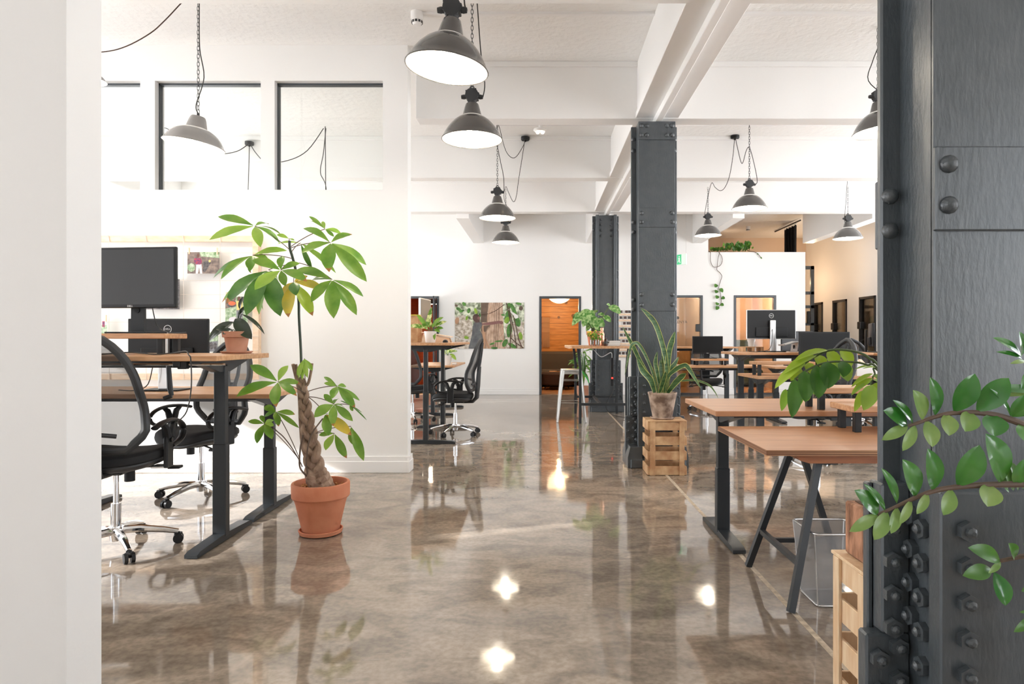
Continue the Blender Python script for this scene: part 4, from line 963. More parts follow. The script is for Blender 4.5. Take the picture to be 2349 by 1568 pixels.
for b, tip, w_, k in (((722, 862), (552, 756), 118, 0), ((764, 850), (620, 680), 62, 0), ((836, 822), (765, 608), 112, 1), ((925, 790), (888, 514), 100, 0), ((1062, 764), (1212, 490), 142, 0), ((1225, 762), (1455, 522), 148, 0), ((1480, 800), (1570, 640), 110, 0), ((1470, 810), (1320, 598), 40, 0),
                      ((728, 872), (540, 970), 72, 1), ((782, 864), (690, 1048), 72, 1), ((862, 828), (905, 1020), 108, 1), ((1004, 780), (1025, 938), 112, 1), ((1180, 764), (1140, 908), 124, 1), ((1322, 780), (1350, 945), 165, 0), ((1545, 850), (1580, 985), 130, 0), ((1480, 800), (1600, 660), 90, 0)):
    zl(za, b, tip, w_, 0, k)
for b, tip, w_, k in (((515, 1502), (344, 1328), 118, 0), ((566, 1478), (410, 1282), 52, 0), ((650, 1424), (538, 1168), 66, 0), ((784, 1372), (690, 1106), 136, 0), ((908, 1330), (872, 1028), 128, 0), ((1088, 1300), (1245, 1003), 158, 0), ((1398, 1276), (1288, 920), 182, 0),
                      ((512, 1508), (308, 1628), 76, 1), ((578, 1482), (486, 1688), 96, 1), ((652, 1452), (608, 1642), 72, 1), ((752, 1400), (668, 1574), 56, 1), ((872, 1352), (792, 1502), 60, 1), ((1044, 1324), (984, 1510), 96, 1), ((1312, 1284), (1302, 1448), 144, 1), ((1500, 1282), (1570, 1100), 130, 0)):
    zl(za, b, tip, w_, -.02, k)
for b, tip, w_, k in (((1545, 370), (1338, 232), 62, 0), ((1550, 385), (1362, 334), 34, 0), ((1575, 405), (1464, 420), 30, 1), ((1545, 365), (1530, 188), 70, 0), ((1600, 480), (1545, 600), 60, 0), ((1690, 630), (1310, 605), 60, 0), ((1690, 640), (1385, 655), 36, 1), ((1640, 700), (1475, 800), 90, 0), ((1660, 720), (1480, 760), 50, 1)):
    zl(za, b, tip, w_, .02, k)
D_ = [W(*zb(*p), YZ + .02) for p in ((1700, 640), (1565, 652), (1480, 665), (1400, 682))]
n = len(smooth_path(D_, 4)); ms.tube(smooth_path([V((1.37, 1.08, .79)), V((1.30, 1.12, .86))] + D_, 4), .004, 7)
for b, tip, w_, k in (((1392, 680), (1160, 588), 108, 2), ((1330, 745), (1122, 790), 100, 2), ((1395, 690), (1308, 772), 40, 1), ((1350, 765), (1432, 1006), 120, 0), ((1495, 668), (1452, 556), 90, 2), ((1620, 650), (1560, 560), 80, 2), ((1640, 880), (1545, 900), 60, 2), ((1640, 1050), (1530, 1052), 30, 2), ((1640, 1080), (1490, 1195), 60, 2)):
    zl(zb, b, tip, w_, .02, k)
for b, tip, w_ in (((1490, 1330), (1390, 1100), 130), ((1520, 1330), (1455, 1120), 80), ((1560, 1320), (1560, 1170), 100), ((1450, 1320), (1380, 1250), 110)):
    zl(za, b, tip, w_, .07, 2)
ms.build('branch', 'brown_stem', t, world=True); lf.build('foliage', ['leaf_wax', 'leaf_wax_pale', 'leaf_deep'], t, world=True, smooth=60)

# -- drooping lime-green plant in the bark planter behind the nearest column
YD = 2.12; zd = lambda x, y: zc(x, y, 1760, 780, .12118)
t = thing('drooping_leaf_plant', 'lime and dark green plant with large drooping leaves over the desks', 'potted plant', (1.24, 2.12, .675))
ms = MB(); lf = MB()
def br(pts, r=.004, d=0): ms.tube(smooth_path([V((1.24, 2.12, .676)), V((1.25, 2.12, .95))] + [W(*zd(*p), YD + d) for p in pts], 4), r, 7)
br([(2110, 480), (1950, 350), (1800, 255), (1500, 188), (1180, 190), (930, 290), (700, 445), (540, 580)]); br([(2110, 545), (1900, 470), (1700, 420), (1350, 405), (1150, 420), (960, 470), (720, 585), (520, 740)], .0035, -.05); br([(2080, 560), (2040, 640), (2000, 700), (1960, 850)], .003)
br([(2130, 400), (2250, 300)], .003)
def dl(b, tip, w_, d=0, k=0, nr=(0, -.8, .5), dd=-.03, sag=.08, pk=.45): a = W(*zd(*b), YD + d); e = W(*zd(*tip), YD + d + dd); lf.leaf(a, e, 1.15 * w_ * .12118 * YD / F, nr, sag=sag, fold=.12, peak=pk, blunt=.7, k=k, seg=10, wave=.04)
up = (-.35, -.55, .75)
for b, tip, w_, d, k, n_ in (((1150, 188), (500, 400), 150, .0, 0, up), ((930, 288), (300, 640), 170, -.01, 0, up), ((720, 430), (140, 918), 190, -.02, 0, up),
        ((1180, 190), (1290, 520), 225, .02, 0, FC), ((1400, 175), (1590, 500), 225, .04, 0, FC), ((960, 280), (1040, 540), 205, .02, 0, FC), ((760, 420), (820, 640), 180, .02, 0, FC), ((640, 540), (440, 770), 150, .02, 0, FC), ((1150, 330), (1270, 500), 120, .06, 0, FC),
        ((520, 738), (466, 1472), 232, -.06, 2, FC), ((705, 585), (716, 1172), 270, -.06, 2, FC), ((935, 488), (966, 1108), 290, -.06, 2, FC), ((1150, 415), (1148, 918), 320, -.06, 2, FC), ((1450, 405), (1440, 700), 210, -.07, 2, FC), ((1360, 410), (1350, 640), 130, -.03, 1, FC),
        ((350, 925), (270, 1342), 135, -.01, 1, FC), ((575, 920), (610, 1248), 140, -.02, 1, FC), ((800, 790), (886, 1034), 90, -.01, 1, FC), ((1420, 560), (1530, 782), 210, -.02, 1, FC), ((720, 1000), (760, 1150), 130, .0, 1, FC), ((1300, 560), (1352, 760), 70, -.01, 1, FC), ((1560, 480), (1600, 660), 60, .0, 1, FC),
        ((2000, 632), (1590, 890), 95, .0, 0, up), ((1995, 715), (1590, 1045), 125, -.01, 0, up), ((1950, 790), (1600, 1040), 70, -.02, 1, up), ((2000, 850), (1822, 1330), 250, -.04, 1, FC), ((1800, 955), (1648, 1355), 125, -.03, 0, FC), ((2100, 800), (1875, 1290), 180, .0, 0, FC), ((2040, 640), (2150, 780), 150, .01, 1, FC), ((2010, 745), (2110, 800), 120, .0, 1, FC), ((2030, 500), (1660, 552), 55, .01, 1, up), ((2110, 540), (1800, 540), 40, .0, 1, up), ((2160, 300), (2100, 100), 70, .0, 0, FC), ((2200, 700), (2090, 1060), 110, .0, 0, FC)):
    dl(b, tip, w_, d, k, n_)
ms.build('branch', 'green_stem', t, world=True); lf.build('foliage', ['leaf_lime', 'leaf_light', 'leaf_deep'], t, world=True, smooth=60)
t = thing('bark_planter', 'rough bark-covered planter block standing on the pale slatted crate', 'planter', (1.22, 2.11, .496), 0)
m = MB(); m.box(1.035, 1.40, 2.0, 2.215, .4965, .672, .006); m.build('bark_block', 'bark', t, world=True)
m = MB(); m.box(1.06, 1.38, 2.02, 2.195, .6721, .675); m.build('soil', 'soil', t, world=True, smooth=0)
# -- crates
def crate(label, x0, x1, y0, y1, z0, z1, nslat, wood, group='wooden slatted crates', sides=True, pw=.045, swap=False):
    sw = (lambda m: setattr(m, 'v', [V((p.y, p.x, p.z)) for p in m.v]) or m) if swap else (lambda m: m)
    t = thing('slatted_crate', label, 'crate', ((y0 + y1) / 2, (x0 + x1) / 2, z0) if swap else ((x0 + x1) / 2, (y0 + y1) / 2, z0), 0, group); p_ = .012; rn = random.Random(int(x0 * 100))
    for x in (x0 + .045, x1 - .045):
        for y in (y0, y1 - p_):
            m = MB(); m.box(x - pw / 2, x + pw / 2, y, y + p_, z0, z1, .002); sw(m).build('post', wood, t, world=True)
    hh = (z1 - z0) / (nslat + (nslat - 1) * .72)
    for i in range(nslat):
        za_ = z0 + .003 + i * hh * 1.70; zb_ = min(za_ + hh, z1 - .002)
        for y in (y0 + p_, y1 - 2 * p_):
            m = MB(); m.box(x0, x1, y, y + p_, za_, zb_, .002); sw(m).build('slat', wood, t, world=True)
        if sides:
            for x in (x0, x1 - .011):
                m = MB(); m.box(x, x + .011, y0 + 2 * p_ + .001, y1 - 2 * p_ - .001, za_, zb_, .002); sw(m).build('slat', wood, t, world=True)
    for k in range(3):
        y = y0 + .004 + (y1 - y0 - .008) * k / 3
        m = MB(); m.box(x0, x1, y, y + (y1 - y0) * .26, z1 - .001, z1 + .010, .002); sw(m).build('top_slat', wood, t, world=True)
    for y in (y0 + .026, y1 - .062):
        m = MB(); m.box(x0 + .012, x1 - .012, y, y + .035, z1 - .03, z1 - .002); sw(m).build('cleat', wood, t, world=True)
    return t
crate('old wooden fruit crate standing on end before the riveted column, under the snake plant', .962, 1.312, 5.80, 6.105, 0, .478, 4, 'crate_wood')
crate('pale new wooden slatted crate behind the nearest column, under the bark planter', 1.985, 2.245, .997, 1.42, 0, .485, 4, 'pallet_wood', pw=.042, swap=True)
# -- snake plant
t = thing('snake_plant', 'snake plant with yellow-edged sword leaves in an aged clay pot on the crate', 'potted plant', (1.12, 5.95, .49))
m = MB(); m.lathe([(0, .0), (.10, .0), (.112, .012), (.108, .018), (.09, .012), (0, .01)], (1.12, 5.95, .4885), 36); m.build('saucer', 'aged_clay', t, world=True)
m = MB(); m.lathe([(0, .012), (.088, .012), (.128, .222), (.132, .228), (.132, .240), (.124, .240), (.118, .215), (0, .205)], (1.12, 5.95, .4885), 40); m.build('pot', 'aged_clay', t, world=True)
m = MB(); m.lathe([(.117, .21), (0, .216)], (1.12, 5.95, .4885), 24); m.build('soil', 'soil', t, world=True)
zs_ = lambda x, y: zc(x, y, 1420, 690, .18490)
lf = MB()
def blade(pts, w_, dy=0, k=0, yb=5.95):
    """long sword leaf along a path of zoom pixels, with pale edges"""
    ps = smooth_path([W(*zs_(*p), yb + dy * i / (len(pts) - 1)) for i, p in enumerate(pts)], 5); n = len(ps); cols = (-1, -.84, 0, .84, 1); P = []; Fs = []; Ks = []
    for i, p in enumerate(ps):
        u = i / (n - 1); d = (ps[min(i + 1, n - 1)] - ps[max(i - 1, 0)]).normalized(); nn = V((.15, -1, .1)); nn = (nn - d * nn.dot(d)).normalized(); sd = d.cross(nn)
        hw = w_ * .1849 * yb / F / 2 * min(1, (1 - u) * 3.2) ** .75 * (.55 + .45 * min(1, u * 3))
        for c_ in cols: P.append(p + sd * c_ * hw + nn * (abs(c_) * hw * .25))
    for i in range(n - 1):
        for j in range(4): Fs.append((i * 5 + j, i * 5 + j + 1, (i + 1) * 5 + j + 1, (i + 1) * 5 + j)); Ks.append(1 if j in (0, 3) else 0)
    o = len(lf.v); lf.v += P; lf.f += [tuple(o + q for q in f) for f in Fs]; lf.mi += Ks
for pts, w_, dy in (([(590, 1135), (585, 800), (540, 560), (450, 290), (340, 150), (268, 90)], 66, -.06), ([(560, 1140), (590, 900), (620, 620), (660, 480), (694, 378)], 72, -.02), ([(480, 1140), (420, 900), (330, 680), (250, 545), (200, 520), (150, 560), (110, 720), (70, 925)], 40, -.12), ([(500, 1135), (300, 820), (170, 560), (42, 316)], 52, .08),
                    ([(440, 1135), (390, 980), (290, 860), (220, 700)], 78, -.08), ([(520, 1138), (470, 880), (450, 760), (475, 625)], 52, -.02), ([(530, 1138), (520, 900), (515, 725)], 62, .02), ([(480, 1135), (430, 920), (370, 765)], 42, .03), ([(545, 1138), (545, 820), (528, 600)], 26, .05),
                    ([(570, 1140), (600, 950), (700, 850), (800, 800), (850, 820), (940, 960), (1018, 1088)], 58, -.08), ([(600, 1140), (700, 1010), (780, 930), (830, 895)], 76, -.12), ([(560, 1138), (700, 1010), (820, 985), (960, 985), (1110, 1040), (1190, 1130), (1232, 1212)], 24, -.1), ([(600, 1138), (620, 880), (690, 780), (740, 690)], 52, .05), ([(500, 1140), (545, 1000), (582, 870)], 56, -.1), ([(560, 1142), (570, 1020), (600, 900)], 34, -.06)):
    blade(pts, w_, dy)
lf.build('sword_leaves', ['leaf_snake', 'leaf_edge'], t, world=True, smooth=60)
# ---------------------------------------------------------------- wall pieces
t = thing('string_board', 'pale wooden frame strung with twine holding pinned photos, on the white partition', 'pin board', (-3.36, 5.90, .84))
YF = 5.88; fx0, fx1, fz0, fz1 = -4.25, -2.525, .845, 2.14
for q in ((fx0, fx1, fz1 - .055, fz1), (fx0, fx1, fz0, fz0 + .055), (fx0, fx0 + .055, fz0 + .055, fz1 - .055), (fx1 - .055, fx1, fz0 + .055, fz1 - .055)):
    m = MB(); m.box(q[0], q[1], YF, YF + .02, q[2], q[3], .003); m.box(q[0] + .0, q[1], YF + .02, 5.939, q[2] + .01, q[3] - .01) if q[1] - q[0] < .1 else None; m.build('frame_bar', 'pine', t, world=True)
m = MB()
for px in (165, 250, 335, 421, 505):
    x = W(px, 700, YF).x; m.tube([(x, YF - .003, fz1 + .003), (x + .004, YF - .004, fz0 - .003)], .0022, 5)
    m.tube([(x - .008, YF - .004, fz1 + .003), (x + .010, YF - .004, fz1 - .058)], .003, 5)
for i in range(9):
    z = fz1 - .15 - i * .125; m.tube([(fx0, YF - .0045, z), (fx1 + .003, YF - .0045, z - .006)], .0018, 5)
o = m.build('twine', 'string', t, world=True); 
mat('photo_earth', rgb(150, 132, 122), .5, var=rgb(96, 84, 80), scale=26); mat('photo_leaf', rgb(96, 136, 84), .5, var=rgb(206, 220, 196), scale=34); mat('photo_red', rgb(190, 60, 66), .5, var=rgb(60, 56, 110), scale=90); mat('photo_white', rgb(226, 218, 226), .5); mat('photo_skin', rgb(104, 70, 56), .5); mat('photo_dark', rgb(58, 54, 56), .5, var=rgb(110, 104, 104), scale=50); mat('photo_orange', rgb(226, 112, 70), .5); mat('photo_grey', rgb(108, 108, 116), .5, var=rgb(150, 150, 152), scale=50); mat('photo_yellow', rgb(230, 204, 128), .5)
PM = ['photo_earth', 'photo_leaf', 'photo_red', 'photo_white', 'photo_skin', 'photo_dark', 'photo_orange', 'photo_grey', 'photo_yellow']
def photo(label, px0, px1, py0, py1, y, base, polys, pegs=True, group='photos pinned to the string board'):
    a = W(px0, py1, y); b = W(px1, py0, y); L = b.x - a.x; Hh = b.z - a.z
    t = thing('pinned_picture', label, 'photo', ((a.x + b.x) / 2, y, a.z), 0, group)
    m = MB(); m.k = base; m.box(a.x, b.x, y, y + .002, a.z, b.z)
    for i, (k, pts) in enumerate(polys):
        m.k = k; m.poly([(a.x + u * L, y - .0003 * (i + 1), b.z - v * Hh) for u, v in pts])
    m.build('print', PM, t, world=True, smooth=0, fix=False)
    if pegs:
        for u in (.06, .94):
            m = MB(); x = a.x + u * L; m.box(x - .006, x + .006, y - .009, y + .004, b.z - .02, b.z + .04, .002); m.build('clothespin', 'pine', t, world=True)
el = lambda cx, cy, rx, ry, n=12, rot=0: [(cx + rx * math.cos(2 * PI * i / n) * math.cos(rot) - ry * math.sin(2 * PI * i / n) * math.sin(rot), cy + rx * math.cos(2 * PI * i / n) * math.sin(rot) + ry * math.sin(2 * PI * i / n) * math.cos(rot)) for i in range(n)]
photo('pinned photo of a person in a red checked shirt, right of the front-facing monitor', 430, 503, 578, 627, YF - .012, 0, [(1, [(.38, 0), (1, 0), (1, .28), (.42, .2)]), (1, el(.12, .72, .12, .2)), (5, [(.5, .45), (.72, .4), (.74, .5), (.55, .95), (.48, .9)]), (3, [(.28, .55), (.44, .55), (.47, 1), (.40, 1), (.37, .7), (.33, 1), (.26, 1)]), (2, [(.22, .28), (.42, .28), (.46, .45), (.42, .58), (.28, .58), (.20, .45)]), (4, el(.335, .17, .035, .10)), (8, el(.70, .42, .035, .06))])
photo('pinned photo of a person with an orange-filled bowl, partly behind the big leaves', 517, 568, 680, 742, YF - .012, 1, [(0, [(0, .0), (.5, 0), (.4, .35), (0, .45)]), (5, [(.7, 0), (1, 0), (1, .3), (.8, .25)]), (5, el(.3, .27, .24, .13)), (6, el(.3, .25, .17, .08)), (8, [(.48, .18), (.75, .12), (.8, .48), (.52, .5)]), (7, [(.5, .5), (.8, .48), (.78, .85), (.5, .85)]), (4, el(.62, .08, .08, .09)), (3, el(.35, .85, .2, .1))])
photo('small pinned photo beside the back of the rear monitor', 474, 500, 762, 806, YF - .012, 1, [(7, [(0, .5), (1, .45), (1, 1), (0, 1)]), (5, el(.4, .7, .2, .2)), (5, el(.75, .72, .15, .2))])
photo('pinned photo with red and green shapes at the edge of the entry wall', 222, 245, 732, 776, YF - .012, 1, [(3, [(.3, 0), (1, 0), (1, .3), (.3, .3)]), (2, [(.55, .1), (.8, .1), (.8, .4), (.55, .4)])])
photo('dark-bordered print just under the front-facing monitor', 326, 412, 640, 709, YF - .012, 5, [(1, [(.05, .05), (.95, .05), (.95, .93), (.05, .93)])], False)
# -- large photographic poster on the back wall
yp = YB - .012; pz = lambda zx, zy: V(((1020 + zx / 11.2 - VX) * yp / F, yp, H + (VY - 680 - zy / 11.2) * yp / F))
mat('jungle', rgb(226, 232, 210), .5, var=rgb(96, 108, 78), scale=11, detail=10, lo=.40, hi=.62); mat('bark_photo', rgb(208, 180, 158), .5, var=rgb(160, 130, 108), scale=9, stretch=(3, 1, .8), detail=8); mat('shirt_grey', rgb(104, 106, 108), .5, var=rgb(78, 80, 84), scale=12); mat('skin_dark', rgb(82, 56, 52), .5); mat('skin_arm', rgb(128, 88, 84), .5); mat('leaf_print', rgb(92, 148, 62), .5, var=rgb(56, 96, 46), scale=12); mat('leaf_print_pale', rgb(226, 224, 222), .5); mat('bark_shade', rgb(110, 90, 74), .5, var=rgb(90, 74, 62), scale=10); mat('undergrowth', rgb(150, 134, 112), .5, var=rgb(226, 218, 208), scale=16, detail=8); mat('twig_print', rgb(84, 58, 44), .5); mat('branch_print', rgb(182, 142, 112), .5)
PP = ['jungle', 'bark_photo', 'shirt_grey', 'skin_dark', 'skin_arm', 'leaf_print', 'leaf_print_pale', 'bark_shade', 'undergrowth', 'twig_print', 'branch_print', 'leaf_light']
m = MB(); m.k = 0; a, b = pz(262, 1335), pz(2045, 155); m.box(a.x, b.x, yp, YB - .0015, a.z, b.z); m.k = 6; m.box(a.x - .008, b.x + .008, yp + .004, YB - .001, a.z - .008, b.z + .008)
lay = [0]
def pp(k, pts):
    lay[0] += 1; m.k = k; m.poly([pz(*p) - V((0, .0003 * lay[0], 0)) for p in pts])
def pl(k, pts, w_):
    lay[0] += 1; m.k = k; q = [pz(*p) - V((0, .0003 * lay[0], 0)) for p in pts]
    for c, d in zip(q, q[1:]):
        n_ = V(((d - c).z, 0, -(d - c).x)).normalized() * w_ / 11.2 * yp / F / 2; m.poly([c + n_, d + n_, d - n_, c - n_])
pp(8, [(262, 520), (480, 470), (700, 640), (720, 900), (640, 1335), (262, 1335)])
pp(8, [(1560, 700), (2040, 640), (2040, 1335), (1560, 1335)])
pp(1, [(932, 155), (1490, 155), (1500, 520), (1520, 900), (1565, 1335), (930, 1335)]); pp(7, [(932, 155), (1130, 155), (1100, 420), (1085, 660), (932, 660)])
for x in (1300, 1400, 1345): pl(9, [(x, 155), (x - 10, 600), (x - 40, 1300)], 10)
pl(9, [(940, 470), (1150, 435), (1300, 370), (1430, 280), (1540, 195)], 18); pl(10, [(1190, 230), (1140, 420), (1090, 640)], 14); pl(10, [(1470, 740), (1510, 850), (1500, 940), (1410, 1030)], 12)
for cx, cy, rx, ry, ro, k in ((1620, 520, 70, 180, .15, 5), (1650, 240, 60, 80, .3, 5), (1870, 640, 75, 140, -.3, 5), (1660, 870, 70, 180, .1, 5), (1950, 1010, 50, 100, -.2, 11), (1550, 1190, 60, 110, .5, 5), (1740, 1260, 120, 50, .5, 5), (1770, 330, 50, 170, -.4, 5), (1280, 1320, 90, 30, 0, 5), (1220, 1210, 70, 25, -.3, 5), (1390, 1145, 110, 22, -.1, 5), (1600, 600, 60, 90, .6, 11), (500, 190, 60, 40, .8, 5), (360, 320, 70, 40, .5, 5), (440, 370, 70, 30, -.4, 5), (620, 360, 40, 70, .2, 5), (800, 370, 40, 80, -.3, 11), (900, 480, 30, 60, 0, 5), (570, 550, 30, 60, .3, 11), (560, 1050, 60, 40, .2, 11), (300, 230, 40, 30, .2, 7), (320, 620, 50, 90, .2, 10), (1960, 300, 50, 60, .3, 7), (1900, 180, 80, 30, .2, 5), (1500, 470, 50, 25, .1, 5)):
    pp(k, el(cx, cy, rx, ry, 14, ro))
pp(6, [(1650, 350), (1720, 380), (1880, 480), (1900, 540), (1820, 570), (1760, 480)]); pp(6, [(1740, 860), (1800, 900), (1840, 960), (1810, 1000), (1760, 920)])
for q in ([(1650, 250), (1720, 600), (1780, 860), (1850, 1330)], [(1590, 160), (1660, 480), (1700, 700), (1680, 1330)], [(1760, 480), (1840, 800), (1900, 1100), (2000, 1330)], [(1700, 1060), (1850, 1200), (2030, 1320)]): pl(9, q, 22)
pl(6, [(262, 1010), (400, 1080), (560, 1115), (680, 1115)], 18)
pp(2, [(770, 655), (850, 650), (950, 660), (975, 690), (955, 760), (900, 860), (960, 960), (985, 1100), (960, 1335), (610, 1335), (660, 1150), (705, 960), (720, 760)])
pp(7, [(960, 760), (1180, 730), (1100, 800), (1050, 900), (990, 980), (940, 860)])
pp(4, [(950, 690), (1100, 662), (1250, 640), (1390, 618), (1480, 628), (1500, 660), (1478, 715), (1400, 690), (1280, 712), (1140, 728), (960, 722)])
pp(3, el(815, 550, 92, 105, 18, -.4)); pp(3, [(770, 620), (900, 600), (900, 660), (790, 670)]); pp(4, el(875, 555, 34, 50, 10, -.3)); pp(3, el(888, 580, 16, 10)); pp(3, el(850, 520, 14, 8))
pp(10, [(965, 740), (1000, 740), (1005, 880), (1050, 930), (1050, 1060), (1160, 1335), (1120, 1335), (1045, 1130), (1040, 1335), (1005, 1335), (1000, 1100), (970, 920)])
tag(m.build('poster_picture', PP, smooth=0, fix=False), 'large photo poster of a man in grey hugging a tree trunk, on the back wall', 'poster')
# -- picture ledges with instant photos
LZ = [720, 733.5, 746.5, 760, 773.5, 787, 801, 815]
ORD = ['first', 'second', 'third', 'fourth', 'fifth', 'sixth', 'seventh', 'lowest']
mat('instant_dark', g(.03, .03, .032), .4, var=g(.12, .09, .08), scale=40)
mat('instant_warm', rgb(96, 66, 60), .4, var=rgb(30, 28, 30), scale=34)
pm0 = None
LAY = {0: (1396, 1414, 1424.5, 1437, 1444), 1: (1412, 1424, 1434, 1443, 1449), 2: (1411, 1432, 1440, 1446.5), 3: (1414.5, 1426, 1435, 1444), 4: (1425, 1434.5, 1443), 5: (1412, 1420, 1430, 1438, 1446), 6: (1416, 1428, 1440), 7: (1412, 1421, 1429.5, 1438, 1446)}
for r_, py in enumerate(LZ):
    z = W(1430, py, YB).z; m = MB(); m.box(1.40, 2.42, YB - .05, YB, z - .032, z, .002); m.box(1.40, 2.42, YB - .05, YB - .043, z, z + .010)
    tag(m.build('picture_ledge', 'pine'), '%s narrow wooden picture ledge from the top beside the riveted column' % ORD[r_] if r_ < 7 else 'lowest narrow wooden picture ledge beside the riveted column', 'picture ledge', 'picture ledges')
    n = 0
    for px in LAY[r_]:
        x = W(px, py, YB).x
        if x < 1.44 or x > 2.4: continue
        n += 1
        t = thing('instant_photo', '%s small instant photo from the left on the %s picture ledge%s' % (ORD[n - 1], ORD[r_], ' from the top' if r_ < 7 else ''), 'instant photo', (x, YB - .03, z), 0, 'instant photos on the ledges')
        m = MB(); m.X = Rx(-.14); m.box(-.036, .036, -.001, .001, .0012, .086); m.build('card', 'paper', t, smooth=0)
        m = MB(); m.X = Rx(-.14); m.box(-.030, .030, -.0016, -.0008, .022, .079); m.build('image', 'instant_dark' if (n + r_) % 2 else 'instant_warm', t, smooth=0)

# ---------------------------------------------------------------- tall bar table group
ZT = 1.106
t = thing('bar_table', 'tall oak-topped bar table on thin black steel legs before the far column', 'table', (.86, 10.0, 0))
def rrect(x0, x1, y0, y1, r, n=5): return [(cx + r * math.cos(a0 + PI / 2 * i / n), cy + r * math.sin(a0 + PI / 2 * i / n)) for cx, cy, a0 in ((x1 - r, y1 - r, 0), (x0 + r, y1 - r, PI / 2), (x0 + r, y0 + r, PI), (x1 - r, y0 + r, 1.5 * PI)) for i in range(n + 1)]
m = MB(); m.prism(rrect(.41, 1.325, 9.25, 10.70, .10), ZT - .035, ZT); m.build('tabletop', 'oak_y', t, world=True)
for x in (.586, 1.25):
    for y in (9.36, 10.58):
        xo = x - .03 if x < 1 else x + .03
        m = MB(); m.tube([(xo, y, ZT - .036), (x, y, ZT - .30), (x, y, .002)], .027, 4, ref=(1, 1, 0)); m.build('leg', 'desk_steel', t, world=True, smooth=0)
m = MB(); m.box(.586, 1.25, 9.342, 9.378, .255, .29); m.box(.586, 1.25, 10.562, 10.598, .255, .29); m.box(.86, .90, 9.378, 10.562, .258, .287); m.build('foot_frame', 'desk_steel', t, world=True, smooth=0)
t = thing('metal_stool', 'grey galvanised metal bar stool with splayed legs beside the tall bar table', 'stool', (.47, 9.66, 0))
m = MB(); m.prism(rrect(-.15, .15, -.15, .15, .05), .735, .762); m.box(-.145, .145, -.145, .145, .69, .737, .01); m.build('seat', 'galvanised', t)
for sx in (-1, 1):
    for sy in (-1, 1):
        m = MB(); m.tube([(sx * .125, sy * .125, .745), (sx * .17, sy * .17, .35), (sx * .205, sy * .205, .004)], [.034, .026, .017], 8, flat=.7, ref=(sx, sy, 0)); m.build('leg', 'galvanised', t)
m = MB()
for z, q in ((.30, .178), (.62, .14)):
    for s in (-1, 1): m.tube([(s * q, -q, z), (s * q, q, z)], .006, 6); m.tube([(-q, s * q, z - .02), (q, s * q, z - .02)], .006, 6)
m.build('crossbar', 'galvanised', t)
# plant on the bar table
zt_ = lambda x, y: zc(x, y, 1280, 660, .19139); YT = 9.75
t = thing('broad_leaf_plant', 'leafy plant with broad striped leaves in a pale terracotta pot on the bar table', 'potted plant', W(1361, 790, YT) * 1); t.location.z = ZT; MW[t.name] = T(*t.location)
m = MB(); m.lathe([(0, .001), (.068, .001), (.094, .16), (.104, .165), (.106, .215), (.096, .215), (.092, .19), (0, .185)], n=30); m.build('pot', 'terracotta', t)
ms = MB(); lf = MB(); root = t.location + V((0, 0, .18))
for (bx, by_), (tx, ty), w_, dy in (((330, 300), (165, 455), 95, -.12), ((270, 290), (185, 430), 90, -.02), ((380, 270), (300, 470), 110, -.14), ((430, 285), (340, 470), 90, .05), ((400, 280), (250, 310), 70, .08), ((450, 300), (455, 265), 30, .1), ((420, 330), (420, 480), 110, -.1), ((470, 360), (520, 470), 110, -.05), ((500, 420), (550, 470), 80, .05), ((480, 310), (560, 340), 60, .08),
        ((610, 222), (752, 312), 112, -.02), ((545, 335), (632, 412), 80, .02), ((630, 225), (582, 198), 40, .05), ((390, 440), (340, 520), 60, .02), ((440, 470), (510, 520), 60, -.02), ((360, 300), (440, 290), 60, .1), ((350, 330), (390, 440), 90, .06), ((440, 400), (470, 500), 80, -.14)):
    a = W(*zt_(bx, by_), YT + dy); e = W(*zt_(tx, ty), YT + dy - .06)
    ms.tube(arc_pts(root + V((random.uniform(-.03, .03), random.uniform(-.03, .03), 0)), a, -.03, 6), .004, 5)
    lf.leaf(a, e, max(w_, 60) * .19139 * YT / F, (0, -.7, .6), sag=.10, fold=.10, peak=.42, blunt=.62, seg=8)
ms.build('stalk', 'green_stem', t, world=True); lf.build('foliage', ['leaf_stripe'], t, world=True, smooth=60)
def on(px, y, z): return V(((px - VX) * y / F, y, z))
t = thing('copper_bottle', 'hammered copper water bottle on the bar table beside the broad-leaf plant', 'bottle', on(1381, 9.62, ZT))
m = MB(); m.lathe([(0, .001), (.034, .001), (.036, .01), (.036, .17), (.028, .20), (.02, .215), (.02, .222)], n=22); m.build('body', 'copper', t)
m = MB(); m.lathe([(.022, .222), (.025, .225), (.025, .262), (.02, .268), (0, .268)], n=18); m.build('cap', 'copper', t)
t = thing('brown_bottle', 'small brown glass bottle with a dropper top next to the copper bottle', 'bottle', on(1389.5, 9.5, ZT))
m = MB(); m.lathe([(0, .001), (.026, .001), (.027, .006), (.027, .085), (.018, .105), (.012, .11), (.012, .12)], n=20); m.build('body', 'amber', t)
m = MB(); m.lathe([(.013, .12), (.013, .142), (.007, .15), (.006, .165), (0, .168)], n=14); m.build('dropper', 'black_plastic', t)
m = MB(); m.lathe([(.0274, .03), (.0274, .065)], n=20); m.build('paper_label', 'book_grey', t)
z = ZT + .0005
